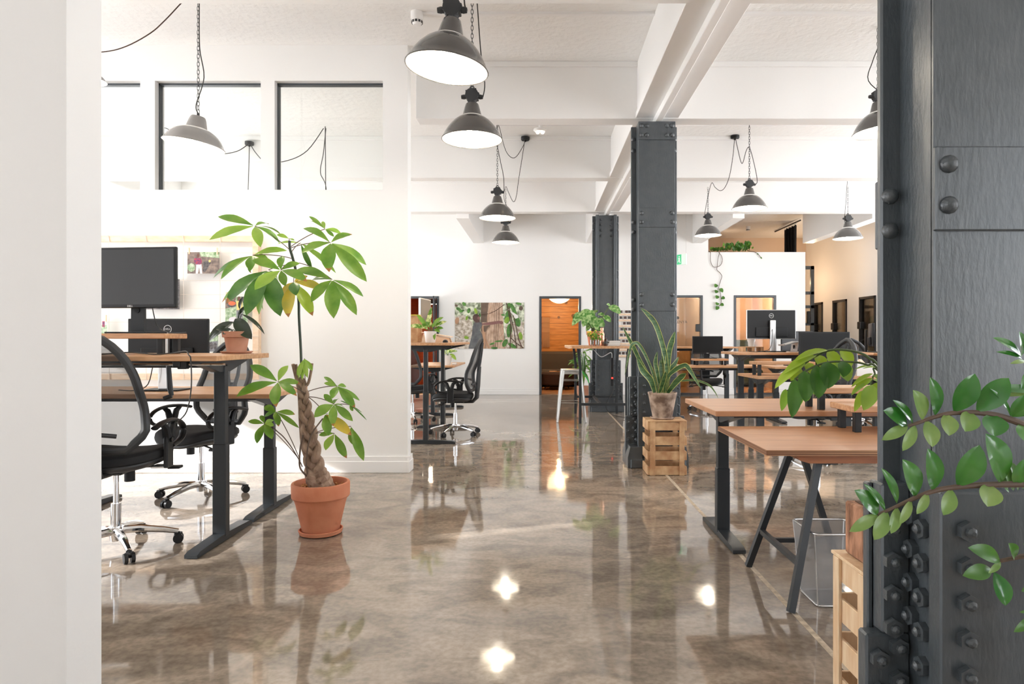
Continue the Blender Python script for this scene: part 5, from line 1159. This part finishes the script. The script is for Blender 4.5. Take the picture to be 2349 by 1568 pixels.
for i, (w_, d_, h_, mt, lab, dx) in enumerate(((.19, .14, .018, 'black_plastic', 'black lowest book of the small stack on the bar table', .02), (.17, .13, .020, 'paper', 'pale second book of the small stack on the bar table', 0), (.17, .125, .018, 'book_grey', 'grey-green third book of the small stack on the bar table', .01), (.165, .12, .017, 'paper', 'pale topmost book of the small stack on the bar table', -.01))):
    c = on(1408, 9.55, z); t = thing('book', lab, 'book', c, .1 * i - .1, 'books on the bar table')
    m = MB(); m.box(-w_ / 2, w_ / 2, -d_ / 2, d_ / 2, 0, .0025); m.box(-w_ / 2, w_ / 2, -d_ / 2, d_ / 2, h_ - .0025, h_); m.box(-w_ / 2, -w_ / 2 + .003, -d_ / 2, d_ / 2, .0025, h_ - .0025); m.build('cover', mt, t, smooth=0)
    m = MB(); m.box(-w_ / 2 + .003, w_ / 2 - .003, -d_ / 2 + .003, d_ / 2 - .003, .0025, h_ - .0025); m.build('pages', 'paper', t, smooth=0)
    z += h_ + .0005
for lab, px, y, fl in (('small drinking glass holding yellow flowers, before the terracotta pot on the bar table', 1358, 9.5, 'flower_yellow'), ('small drinking glass holding a green sprig, next to the copper bottle', 1370, 9.44, None)):
    t = thing('flower_glass', lab, 'vase', on(px, y, ZT), 0)
    m = MB(); m.lathe([(0, .002), (.026, .002), (.030, .095), (.028, .095), (.025, .006), (0, .006)], n=18); m.build('tumbler', 'glass', t)
    ms = MB(); lf = MB(); rn = random.Random(px)
    for k in range(12):
        d = V((rn.uniform(-.06, .06), rn.uniform(-.05, .02), rn.uniform(.12, .22))); ms.tube([(0, 0, .01), d], .0015, 4)
        if fl: lf.ball(d, .016, 8, 5)
        for q in range(3): lf.k = 1; e = d * rn.uniform(.7, 1) ; lf.leaf(e, e + V((rn.uniform(-.05, .05), -.02, rn.uniform(-.03, .03))), .022, k=1, seg=4); lf.k = 0
    ms.build('stalk', 'green_stem', t); lf.build('bouquet', [fl or 'leaf_green', 'leaf_green'], t)
t = thing('power_strip', 'black power strip with a glowing red switch hanging at the bar table leg', 'power strip', on(1404, 9.95, .50))
m = MB(); m.box(-.022, .022, -.02, .02, 0, .42, .006); m.build('strip', 'black_plastic', t)
m = MB(); m.box(-.014, .014, -.024, -.02, .10, .125, .003); m.build('switch_light', 'red_light', t)
m = MB(); m.tube(smooth_path([(0, 0, .41), (-.02, -.02, .5), (-.18, -.2, .44), (-.28, -.2, .53), (-.30, -.1, .55)], 5), .006, 6); m.build('white_cable', 'cable_white', t)
m = MB(); m.tube(smooth_path([(0, -.02, .0), (.01, -.03, -.1), (-.10, -.05, -.3), (.0, -.05, -.44), (.25, -.1, -.49)], 5), .005, 6); m.build('black_cable', 'cable_black', t)
# spidery plant behind the bar table
t = thing('striped_floor_plant', 'thin-leaved plant in a pale pot on the floor behind the bar table', 'potted plant', on(1338, 12.6, 0))
m = MB(); m.lathe([(0, .002), (.10, .002), (.13, .30), (.12, .30), (.115, .27), (0, .26)], n=24); m.build('pot', 'terracotta_dull', t)
lf = MB(); rn = random.Random(5)
for k in range(46):
    a = rn.uniform(0, 2 * PI); r = rn.uniform(.16, .34); z = rn.uniform(.55, 1.0); c = V((.05 * math.cos(a), .05 * math.sin(a), z)); lf.tube([(0, 0, .27), c], .004, 4)
    e = V((r * math.cos(a), r * math.sin(a), z - rn.uniform(-.1, .22))); lf.leaf(c, e, .035, sag=.15, seg=6, k=k % 2)
lf.build('foliage', ['leaf_deep', 'leaf_green'], t, smooth=60)
m = MB(); m.tube(smooth_path([on(1335, 11.6, .63), on(1342, 11.6, .56), on(1350, 11.6, .45), on(1356, 11.6, .25), on(1352, 11.6, .03)], 5), .03, 8, flat=.35)
mat('bright_green', rgb(20, 170, 60), .4)
tag(m.build('watering_hose', 'bright_green'), 'bright green curved hose on the floor between stool and far column', 'hose')

# ---------------------------------------------------------------- things on the end-on desks in the middle
ZB = 1.1655
t = thing('desk_box', 'small open wooden box holding a magazine on the end-on raised desk', 'box', (-1.575, 8.22, ZB))
for q in ((-.10, .075, -.16, -.145, 0, .33), (-.10, .075, .145, .16, 0, .33), (-.10, .075, -.145, .145, 0, .014), (-.10, .075, -.145, .145, .316, .33)):
    m = MB(); m.box(*q, .001); m.build('board', 'crate_wood', t)
m = MB(); m.box(-.05, -.035, -.10, .10, .0145, .24); m.box(-.02, -.012, -.11, .11, .0145, .25); tag(m.build('magazine', 'magazine', at=(-1.60, 8.22, ZB + .0146)), 'magazine standing inside the small wooden desk box', 'magazine')
bpy.data.objects['magazine'].location = (-1.575 - .03, 8.22, ZB + .0146)
m = MB(); m.box(-1.68, -1.49, 8.02, 8.22, ZB + .3305, ZB + .337); m.box(-1.665, -1.48, 8.03, 8.21, ZB + .337, ZB + .343); tag(m.build('paper_pad', 'yellow_paper'), 'yellow-green paper pad lying on the small wooden desk box', 'paper pad')
def pot_plant(label, loc, pot, potmat, leaves, leafmats, name='potted_plant', cat='potted plant', soil=True, stalk='green_stem', saucer=None, group=None):
    """leaves: (base offset, tip offset, width)"""
    t = thing(name, label, cat, loc, 0, group)
    if saucer: m = MB(); m.lathe(saucer, n=30); m.build('saucer', potmat, t)
    m = MB(); m.lathe(pot, n=32); m.build('pot', potmat, t)
    ms = MB(); lf = MB(); z0 = max(p[1] for p in pot) * .85
    for i, (b, e, w_, *rest) in enumerate(leaves):
        b = V(b); e = V(e); ms.tube(arc_pts((b.x * .15, b.y * .15, z0), b, -.01, 5), .0028, 5); lf.leaf(b, e, w_, rest[0] if rest else (0, -.7, .6), sag=.1, fold=.12, peak=.45, blunt=.7, k=i % len(leafmats), seg=8)
    ms.build('stalk', stalk, t); lf.build('foliage', leafmats, t, smooth=60); return t
def burst(n, r, z0, z1, w_, seed, up=.5):
    rn = random.Random(seed); out = []
    for k in range(n):
        a = 2 * PI * k / n + rn.uniform(-.3, .3); rr_ = r * rn.uniform(.7, 1.1); zb = rn.uniform(z0, z1); b = V((math.cos(a) * rr_ * .3, math.sin(a) * rr_ * .3, zb))
        out.append((b, V((math.cos(a) * rr_, math.sin(a) * rr_, zb + rn.uniform(-.3, up) * rr_)), w_ * rn.uniform(.8, 1.15)))
    return out
pot_plant('variegated leafy plant in a smooth white pot on the end-on raised desk', (-1.285, 7.72, ZB), [(0, .001), (.052, .001), (.058, .01), (.074, .135), (.070, .135), (.06, .10), (0, .10)], 'white_ceramic',
          [((-.02, 0, .20), (.02, -.02, .42), .055), ((-.05, 0, .19), (-.16, -.02, .33), .055), ((-.06, .0, .17), (-.26, -.02, .19), .07), ((.03, 0, .2), (.16, -.03, .30), .06), ((.05, 0, .18), (.20, -.03, .25), .06), ((.05, -.02, .16), (.12, -.05, .12), .05), ((.0, -.03, .18), (-.03, -.06, .28), .07), ((.02, -.03, .18), (.08, -.06, .22), .06), ((-.03, -.03, .16), (-.09, -.06, .22), .06), ((.06, .03, .16), (.15, .03, .17), .05), ((-.02, .03, .2), (-.05, .06, .3), .05), ((.05, -.02, .12), (.06, -.07, .03), .035)], ['leaf_cream', 'leaf_green'])
pot_plant('small plant with speckled leaves in a textured white pot on the low middle desk', (-1.46, 10.42, .7905), [(0, .001), (.05, .001), (.074, .15), (.076, .155), (.070, .155), (.065, .13), (0, .13)], 'white_ceramic',
          [((.02, 0, .2), (.16, -.02, .22), .06), ((.04, 0, .18), (.14, -.03, .08), .06), ((.01, 0, .22), (.08, 0, .30), .05), ((-.03, 0, .2), (-.13, -.02, .25), .06), ((-.02, -.02, .18), (-.1, -.05, .17), .05), ((0, 0, .22), (-.03, 0, .34), .05), ((0, -.03, .18), (.03, -.07, .24), .06), ((.02, .02, .2), (.08, .03, .24), .05)], ['leaf_cream', 'leaf_light'])
t = thing('wooden_laptop_stand', 'slanted wooden laptop stand behind the white plant pot on the end-on desk', 'laptop stand', (-1.27, 8.16, ZB))
m = MB(); m.box(-.18, .18, -.13, .13, .09, .104, .002, (Ry(.16)).to_3x3()); m.build('top_board', 'pine', t)
for y in (-.10, .10): m = MB(); m.prism([(-.18, 0), (.17, 0), (.15, .055), (-.16, .11)], y - .008, y + .008, 'y'); m.build('side', 'pine', t)
m = MB(); m.pad(.065, .11, [(.9, .001), (1, .008), (.9, .02), (.6, .032), (.2, .036)], e=2.3, n=20); o = m.build('computer_mouse', 'black_plastic', at=(0, 0, 0)); o.location = (-1.12, 7.80, ZB); tag(o, 'black computer mouse on the end-on raised desk edge', 'mouse')
m = MB(); m.box(-1.41, -1.345, 10.56, 10.65, .7905, .818, .004); tag(m.build('tea_light_box', 'paper'), 'small white box beside the textured plant pot on the low desk', 'box')
# ---- left desk
pot_plant('small drooping rubber plant in a terracotta pot on the raised left desk', (-1.925, 4.16, 1.1225), [(0, .012), (.058, .012), (.072, .10), (.084, .103), (.088, .14), (.080, .14), (.076, .12), (0, .118)], 'terracotta_dull',
          [((-.02, 0, .20), (-.165, -.03, .075), .075, (-.3, -.8, .3)), ((.0, -.02, .22), (.115, -.04, .09), .085, (.2, -.9, .2)), ((.03, 0, .25), (.17, .02, .12), .035, (.5, -.4, .6)), ((-.01, -.03, .15), (-.05, -.08, .12), .06), ((.02, 0, .28), (.045, -.01, .36), .026), ((-.03, -.02, .14), (-.11, -.05, .155), .05), ((.01, 0, .24), (.06, .04, .31), .03)], ['leaf_rubber'], stalk='dark_stem', saucer=[(0, .001), (.085, .001), (.098, .012), (.094, .014), (.07, .010), (0, .010)])
m = MB(); zt2 = 1.1275
m.tube(smooth_path([(-2.62, 3.80, zt2), (-2.50, 3.72, zt2), (-2.36, 3.78, zt2 + .01), (-2.2, 3.74, zt2), (-2.08, 3.72, zt2 + .008), (-1.98, 3.66, zt2 + .02), (-1.93, 3.60, zt2), (-1.905, 3.575, 1.10), (-1.90, 3.57, .95), (-1.93, 3.58, .82), (-1.99, 3.6, .76)], 5), .0035, 6)
tag(m.build('desk_cable', 'cable_black'), 'black cable lying along the raised left desk and hanging over its edge', 'cable')
# ---- right-hand desks
ZF = 1.0505
t = thing('laptop_stand', 'silver laptop stand next to the silver-legged monitor', 'laptop stand', (3.04, 7.95, ZF), 0, 'silver laptop stands')
m = MB(); m.box(.03, .10, -.10, .10, 0, .005); m.prism([(.05, 0), (.058, 0), (.082, .125), (.074, .132), (-.09, .085), (-.09, .078), (.068, .118)], -.10, .10, 'y'); m.prism([(-.098, .078), (-.088, .075), (-.088, .095), (-.098, .095)], -.1, .1, 'y'); m.build('bent_plate', 'silver', t)
m = MB(); m.box(.050, .0605, -.012, .012, .04, .085, .004); m.build('cable_slot', 'black_fabric', t)
dup(t, (3.27, 7.95, ZF), 0, 'silver laptop stand half hidden by the wide black monitor', 'silver laptop stands')
t = thing('pallet_coaster', 'small dark wooden pallet under the white cup beside the monitor stand', 'pallet', (2.66, 8.215, ZF))
for i in range(4): m = MB(); m.box(-.13, .13, -.09 + i * .047, -.055 + i * .047, .052, .062); m.build('slat', 'crate_wood', t)
for i in range(3): m = MB(); m.box(-.13 + i * .112, -.094 + i * .112, -.09, .09, .001, .052); m.build('block', 'crate_wood', t)
t = thing('cup', 'white cup standing on the small wooden pallet beside the big monitor', 'cup', (2.655, 8.19, ZF + .0625))
m = MB(); m.lathe([(0, .001), (.034, .001), (.036, .004), (.042, .065), (.048, .066), (.050, .105), (.046, .105), (.040, .06), (.033, .008), (0, .008)], n=26); m.build('body', 'white_ceramic', t)
t = thing('planter_box', 'long white planter box with succulents on the desk by the nearest column', 'planter box', (3.72, 7.12, .8105))
for q in ((-.30, .30, -.08, -.068, 0, .13), (-.30, .30, .068, .08, 0, .13), (-.30, -.288, -.068, .068, 0, .13), (.288, .30, -.068, .068, 0, .13), (-.288, .288, -.068, .068, 0, .01)): m = MB(); m.box(*q, .002); m.build('panel', 'white_ceramic', t)
m = MB(); m.box(-.287, .287, -.067, .067, .10, .112); m.build('soil', 'soil', t, smooth=0)
lf = MB(); rn = random.Random(8)
for cx in (.02, .10, .16, .24):
    for k in range(9): a = k * .7; lf.leaf((cx, 0, .112), (cx + .03 * math.cos(a), .03 * math.sin(a), .15 + .01 * (k % 3)), .016, seg=4)
lf.build('succulents', ['leaf_deep'], t, smooth=60)
t = thing('slatted_tray', 'slanted slatted wooden tray leaning over the white planter box', 'tray', (3.52, 7.33, .8105))
for i in range(6): m = MB(); m.box(-.13 + i * .045, -.095 + i * .045, -.09, .09, .12, .132, 0, Rx(.45).to_3x3()); m.build('slat', 'pine', t)
m = MB(); m.box(-.13, .13, -.07, -.05, 0, .10); m.box(-.13, .13, .05, .07, 0, .15); m.build('support', 'pine', t, smooth=0)
pot_plant('tiny pale succulent in a white rectangular pot on the raised end desk', (3.99 + .12, 7.78, 1.0405), [(0, .001), (.06, .001), (.065, .06), (.06, .06), (.055, .05), (0, .05)], 'white_ceramic', burst(12, .08, .07, .12, .03, 4), ['leaf_stripe'])
pot_plant('little orange clay pot with a bushy green herb behind the snake plant', (1.995, 10.2, .7875), [(0, .001), (.034, .001), (.042, .075), (.046, .078), (.047, .10), (.042, .10), (.04, .085), (0, .085)], 'orange_clay', [(b + V((.05, 0, .03)), e + V((.06, 0, .05)), w_) for b, e, w_ in burst(26, .06, .10, .24, .016, 9, 1.2)], ['leaf_green', 'leaf_light'])
# wire bin
t = thing('wire_bin', 'square wire-mesh waste bin under the trestle table', 'waste bin', (1.362, 3.065, 0))
tp = [(-.124, -.125), (.124, -.125), (.124, .125), (-.124, .125)]; bt = [(-.098, -.098), (.098, -.098), (.098, .098), (-.098, .098)]
m = MB(); n = 4
m.add([(x, y, .008) for x, y in bt] + [(x, y, .335) for x, y in tp], [(0, 1, 5, 4), (1, 2, 6, 5), (2, 3, 7, 6), (3, 0, 4, 7), (3, 2, 1, 0)]); m.build('mesh_wall', 'bin_net', t, smooth=0, fix=False)
m = MB(); m.tube([V((x, y, .337)) for x, y in rrect(-.125, .125, -.126, .126, .025)], .006, 8, closed=True); m.build('rim', 'silver', t)
m = MB(); m.tube([V((x, y, .0055)) for x, y in rrect(-.099, .099, -.099, .099, .02)], .005, 8, closed=True); m.build('base_ring', 'silver', t)
m = MB()
for (x, y), (u, v) in zip(bt, tp): MB().tube([(x, y, .008), (u, v, .335)], .003, 6).build('corner_wire', 'silver', t)
# ---------------------------------------------------------------- loft, lounge and other rooms
t = thing('trailing_plant', 'row of leafy trailing plants along the loft edge with one long hanging vine', 'trailing plant', (4.2, 14.30, 3.0))
m = MB(); m.box(3.68, 4.75, 14.22, 14.36, 3.0, 3.09); m.build('trough', 'black_plastic', t, world=True)
lf = MB(); rn = random.Random(21)
for k in range(150):
    px = rn.uniform(1632, 1722); hgt = {0: 12, 1: 22, 2: 26}[0 if px < 1655 else (1 if px < 1680 else 2)]
    b = W(px, 577, 14.28); e = W(px + rn.uniform(-9, 9), 577 - rn.uniform(-3, 1) * hgt * 1.0 if False else 577 - rn.uniform(.1, 1) * hgt, 14.28 + rn.uniform(-.15, .1)); c = b.lerp(e, .55)
    lf.leaf(c, e, rn.uniform(.04, .085), (rn.uniform(-.5, .5), -.8, .4), seg=5, k=rn.choice((0, 0, 1)), peak=.4)
for k in range(9):
    px = 1696 + rn.uniform(-14, 14); b = W(px, 577, 14.25); lf.leaf(b, W(px + rn.uniform(-10, 10), 577 - rn.uniform(14, 25), 14.2), .05, (0, -.9, .2), seg=6, k=0)
yv = YB - .03; V_ = lambda zx, zy: W(1530 + zx * .15326, 490 + zy * .15326, yv)
vines = [[V_(650, 575), V_(650, 640), V_(655, 720), V_(690, 790), V_(740, 798), V_(800, 770), V_(828, 700), V_(815, 630), V_(775, 580)], [V_(785, 580), V_(770, 640), V_(758, 720), V_(752, 790), V_(748, 840), V_(790, 880), V_(822, 935), V_(800, 1010), V_(775, 1100), V_(790, 1150), V_(808, 1250), V_(808, 1340), V_(770, 1395)], [V_(1250, 560), V_(1320, 575), V_(1370, 610), V_(1408, 660)]]
ms = MB()
for v in vines: ms.tube(smooth_path([v[0] + V((0, .2, .04))] + v, 4), .006, 5)
for (ax, ay), (bx, by_) in (((745, 1055), (710, 1105)), ((795, 1115), (828, 1180)), ((748, 1145), (718, 1190)), ((760, 1225), (732, 1275)), ((815, 1255), (862, 1270)), ((758, 1330), (735, 1370)), ((800, 1350), (842, 1378)), ((765, 1385), (730, 1440)), ((1345, 600), (1365, 612)), ((1400, 645), (1410, 680))):
    lf.leaf(V_(ax, ay), V_(bx, by_) - V((0, .04, 0)), .085 if ay > 1000 else .03, (0, -.9, .3), seg=7, k=0, peak=.36, blunt=.6)
ms.build('vine', 'brown_stem', t, world=True); lf.build('foliage', ['leaf_deep', 'leaf_green'], t, world=True, smooth=60)
t = thing('loft_curtain', 'black curtain hanging from a rail at the loft corner', 'curtain', (5.6, 15.4, 2.95))
a, b = W(1778, 531, 16.2), W(1836, 505, 14.5)
m = MB(); m.tube([a, b], .018, 8); m.build('curtain_rail', 'frame_black', t, world=True)
c0_, c1_ = a.lerp(b, .42), a.lerp(b, .86)
def cur(u, v):
    p = c0_.lerp(c1_, u); q = V((p.x + .03 * math.sin(u * 26) * (1 - .3 * v), p.y + .05 * math.sin(u * 26 + 1), p.z - .05 - v * (p.z - 3.0))); q.x -= .22 * v * (1 - u) * 0; return q
m = MB(); m.grid(cur, 44, 6); m.build('curtain', 'curtain_black', t, world=True, smooth=60, fix=False)
m = MB()
for i in range(8): p = c0_.lerp(c1_, i / 7); m.tube([p + V((0, 0, .02)), p - V((0, 0, .07))], .008, 5)
m.build('curtain_ring', 'paper', t, world=True)
# lounge
t = thing('lounge_sofa', 'dark upholstered sofa along the log wall of the lounge', 'sofa', (.48, 16.45, .012))
m = MB(); m.box(-.95, .95, -.42, .30, .10, .42, .05); m.build('seat', 'sofa_dark', t)
m = MB(); m.box(-.95, .95, .22, .44, .10, .86, .05); m.build('backrest', 'sofa_dark', t)
for x in (-.85, .85):
    for y in (-.35, .35): m = MB(); m.tube([(x, y, .10), (x * 1.02, y, .0)], .02, 8); m.build('leg', 'black_plastic', t)
t = thing('hide_pouf', 'round dark hide-covered pouf in the lounge doorway', 'pouf', (.42, 15.55, .012))
m = MB(); m.lathe([(0, .10), (.36, .10), (.40, .14), (.40, .36), (.36, .40), (0, .41)], n=34); m.build('cushion', 'hide', t)
for k in range(4): a = k * PI / 2 + .5; m = MB(); m.tube([(.28 * math.cos(a), .28 * math.sin(a), .105), (.34 * math.cos(a), .34 * math.sin(a), .0)], .012, 6); m.build('leg', 'frame_black', t)
t = thing('serving_tray', 'flat wooden tray lying on the hide pouf', 'tray', (.46, 15.5, .423))
m = MB(); m.box(-.22, .22, -.12, .12, 0, .014, .003); m.build('board', 'oak', t)
m = MB(); m.box(-.05, .08, -.06, .06, .0145, .03); o = m.build('book', 'book_grey', at=(0, 0, .0145)); o.location = (.46, 15.5, .438); tag(o, 'small dark book lying on the lounge tray', 'book')
for x, rz, lab in ((.02, -.5, 'rattan chair at the left edge of the lounge doorway'), (.98, .5, 'rattan chair at the right edge of the lounge doorway, behind the bar table')):
    t = thing('rattan_chair', lab, 'chair', (x - (.25 if x < .5 else -.16), 15.3, .012), rz, 'rattan lounge chairs')
    m = MB(); m.pad(.48, .46, [(.9, .38), (1, .395), (.9, .42), (.3, .425)], e=2.5); m.build('seat', 'rattan', t)
    m = MB()
    for k in range(9):
        u = -1 + k / 4; m.tube([(.22 * u, -.2, .41), (.24 * u, -.27, .6), (.20 * u, -.33, .92 - .12 * u * u)], .006, 5)
    m.tube([(.25 * math.cos(a), -.2 - .14 * math.sin(a), .41 + .53 * math.sin(a)) for a in [PI * i / 16 for i in range(17)]], .012, 7); m.build('backrest', 'rattan', t)
    for sx in (-.19, .19):
        for sy in (-.17, .17): m = MB(); m.tube([(sx, sy, .39), (sx * 1.15, sy * 1.15, .0)], .01, 6); m.build('leg', 'frame_black', t)
t = thing('macrame_hanging', 'knotted macrame wall hanging on the log wall', 'wall hanging', (.16, 16.96, .85))
a, b = W(1243, 727, 16.97), W(1261, 797, 16.97)
m = MB(); m.tube([(a.x - .05, 16.965, a.z + .01), (b.x + .02, 16.965, a.z + .01)], .012, 8); m.build('rod', 'rattan', t, world=True)
m = MB()
m.box(a.x, b.x, 16.965, 16.985, a.z - .42, a.z); m.k = 0
for i in range(14): x = a.x + (b.x - a.x) * (i + .5) / 14; m.tube([(x, 16.972, a.z - .40), (x + .004 * (i % 3 - 1), 16.972, b.z + .02 * (i % 2))], .008, 5)
for z in (.13, .16, .28, .40): m.tube([(a.x, 16.962, a.z - z), (b.x, 16.962, a.z - z)], .01, 5)
m.build('knotted_cord', 'macrame', t, world=True)
t = thing('paper_lamp', 'round glowing paper lamp at the top of the lounge doorway', 'paper lamp', (.49, 15.9, 2.06))
m = MB(); m.ball((0, 0, .27), .31, 26, 14, (1, 1, .87)); m.build('paper_shade', 'shade_paper', t)
m = MB(); m.tube([(0, 0, .54), (0, 0, .69)], .005, 6); m.build('cord', 'cable_white', t)
pot_plant('low dark-leaved plant on the lounge floor behind the metal stool', (.94, 15.78, .012), [(0, .001), (.07, .001), (.09, .2), (.08, .2), (0, .19)], 'hide', burst(16, .17, .44, .62, .09, 6, .3), ['leaf_deep'])
# meeting room and booth
t = thing('green_sofa', 'dark green high-backed sofa inside the warm meeting room', 'sofa', (4.72, 16.45, .012))
m = MB(); m.box(-.78, .78, -.40, .30, .08, .44, .04); m.build('seat', 'sofa_green', t)
m = MB(); m.box(-.78, .78, .26, .48, .08, 1.16, .04); m.build('backrest', 'sofa_green', t)
t = thing('ceiling_spot', 'small glowing ceiling light inside the warm meeting room', 'ceiling light', (4.42, 15.4, 2.70))
m = MB(); m.lathe([(0, 0), (.10, 0), (.11, .02), (.11, .05), (0, .05)], n=22); m.build('diffuser', 'glow_warm', t)
mat('cardboard', rgb(196, 148, 90), .8)
t = thing('cardboard_box', 'large tan cardboard box behind the lettered glass door', 'box', (3.35, 16.3, .012))
m = MB(); m.box(-.36, .36, -.25, .25, 0, 1.0); m.build('carton', 'cardboard', t, smooth=0)
m = MB(); m.box(-.03, .03, -.2512, .2512, .2, 1.0015); m.build('tape', 'tan_wall', t, smooth=0)
pot_plant('small plant in a white pot on a stool inside the lettered glass booth', (2.86, 15.6, .62), [(0, .001), (.06, .001), (.08, .14), (.075, .14), (0, .13)], 'white_ceramic', burst(14, .16, .2, .3, .06, 12, .6), ['leaf_deep'])
t = thing('booth_stool', 'small wooden stool under the potted plant inside the glass booth', 'stool', (2.86, 15.6, .012))
m = MB(); m.lathe([(0, .575), (.16, .575), (.16, .6075), (0, .6075)], n=24); m.build('seat', 'oak', t)
for k in range(3): a = k * 2.1; m = MB(); m.tube([(.11 * math.cos(a), .11 * math.sin(a), .576), (.16 * math.cos(a), .16 * math.sin(a), 0)], .015, 7); m.build('leg', 'oak', t)
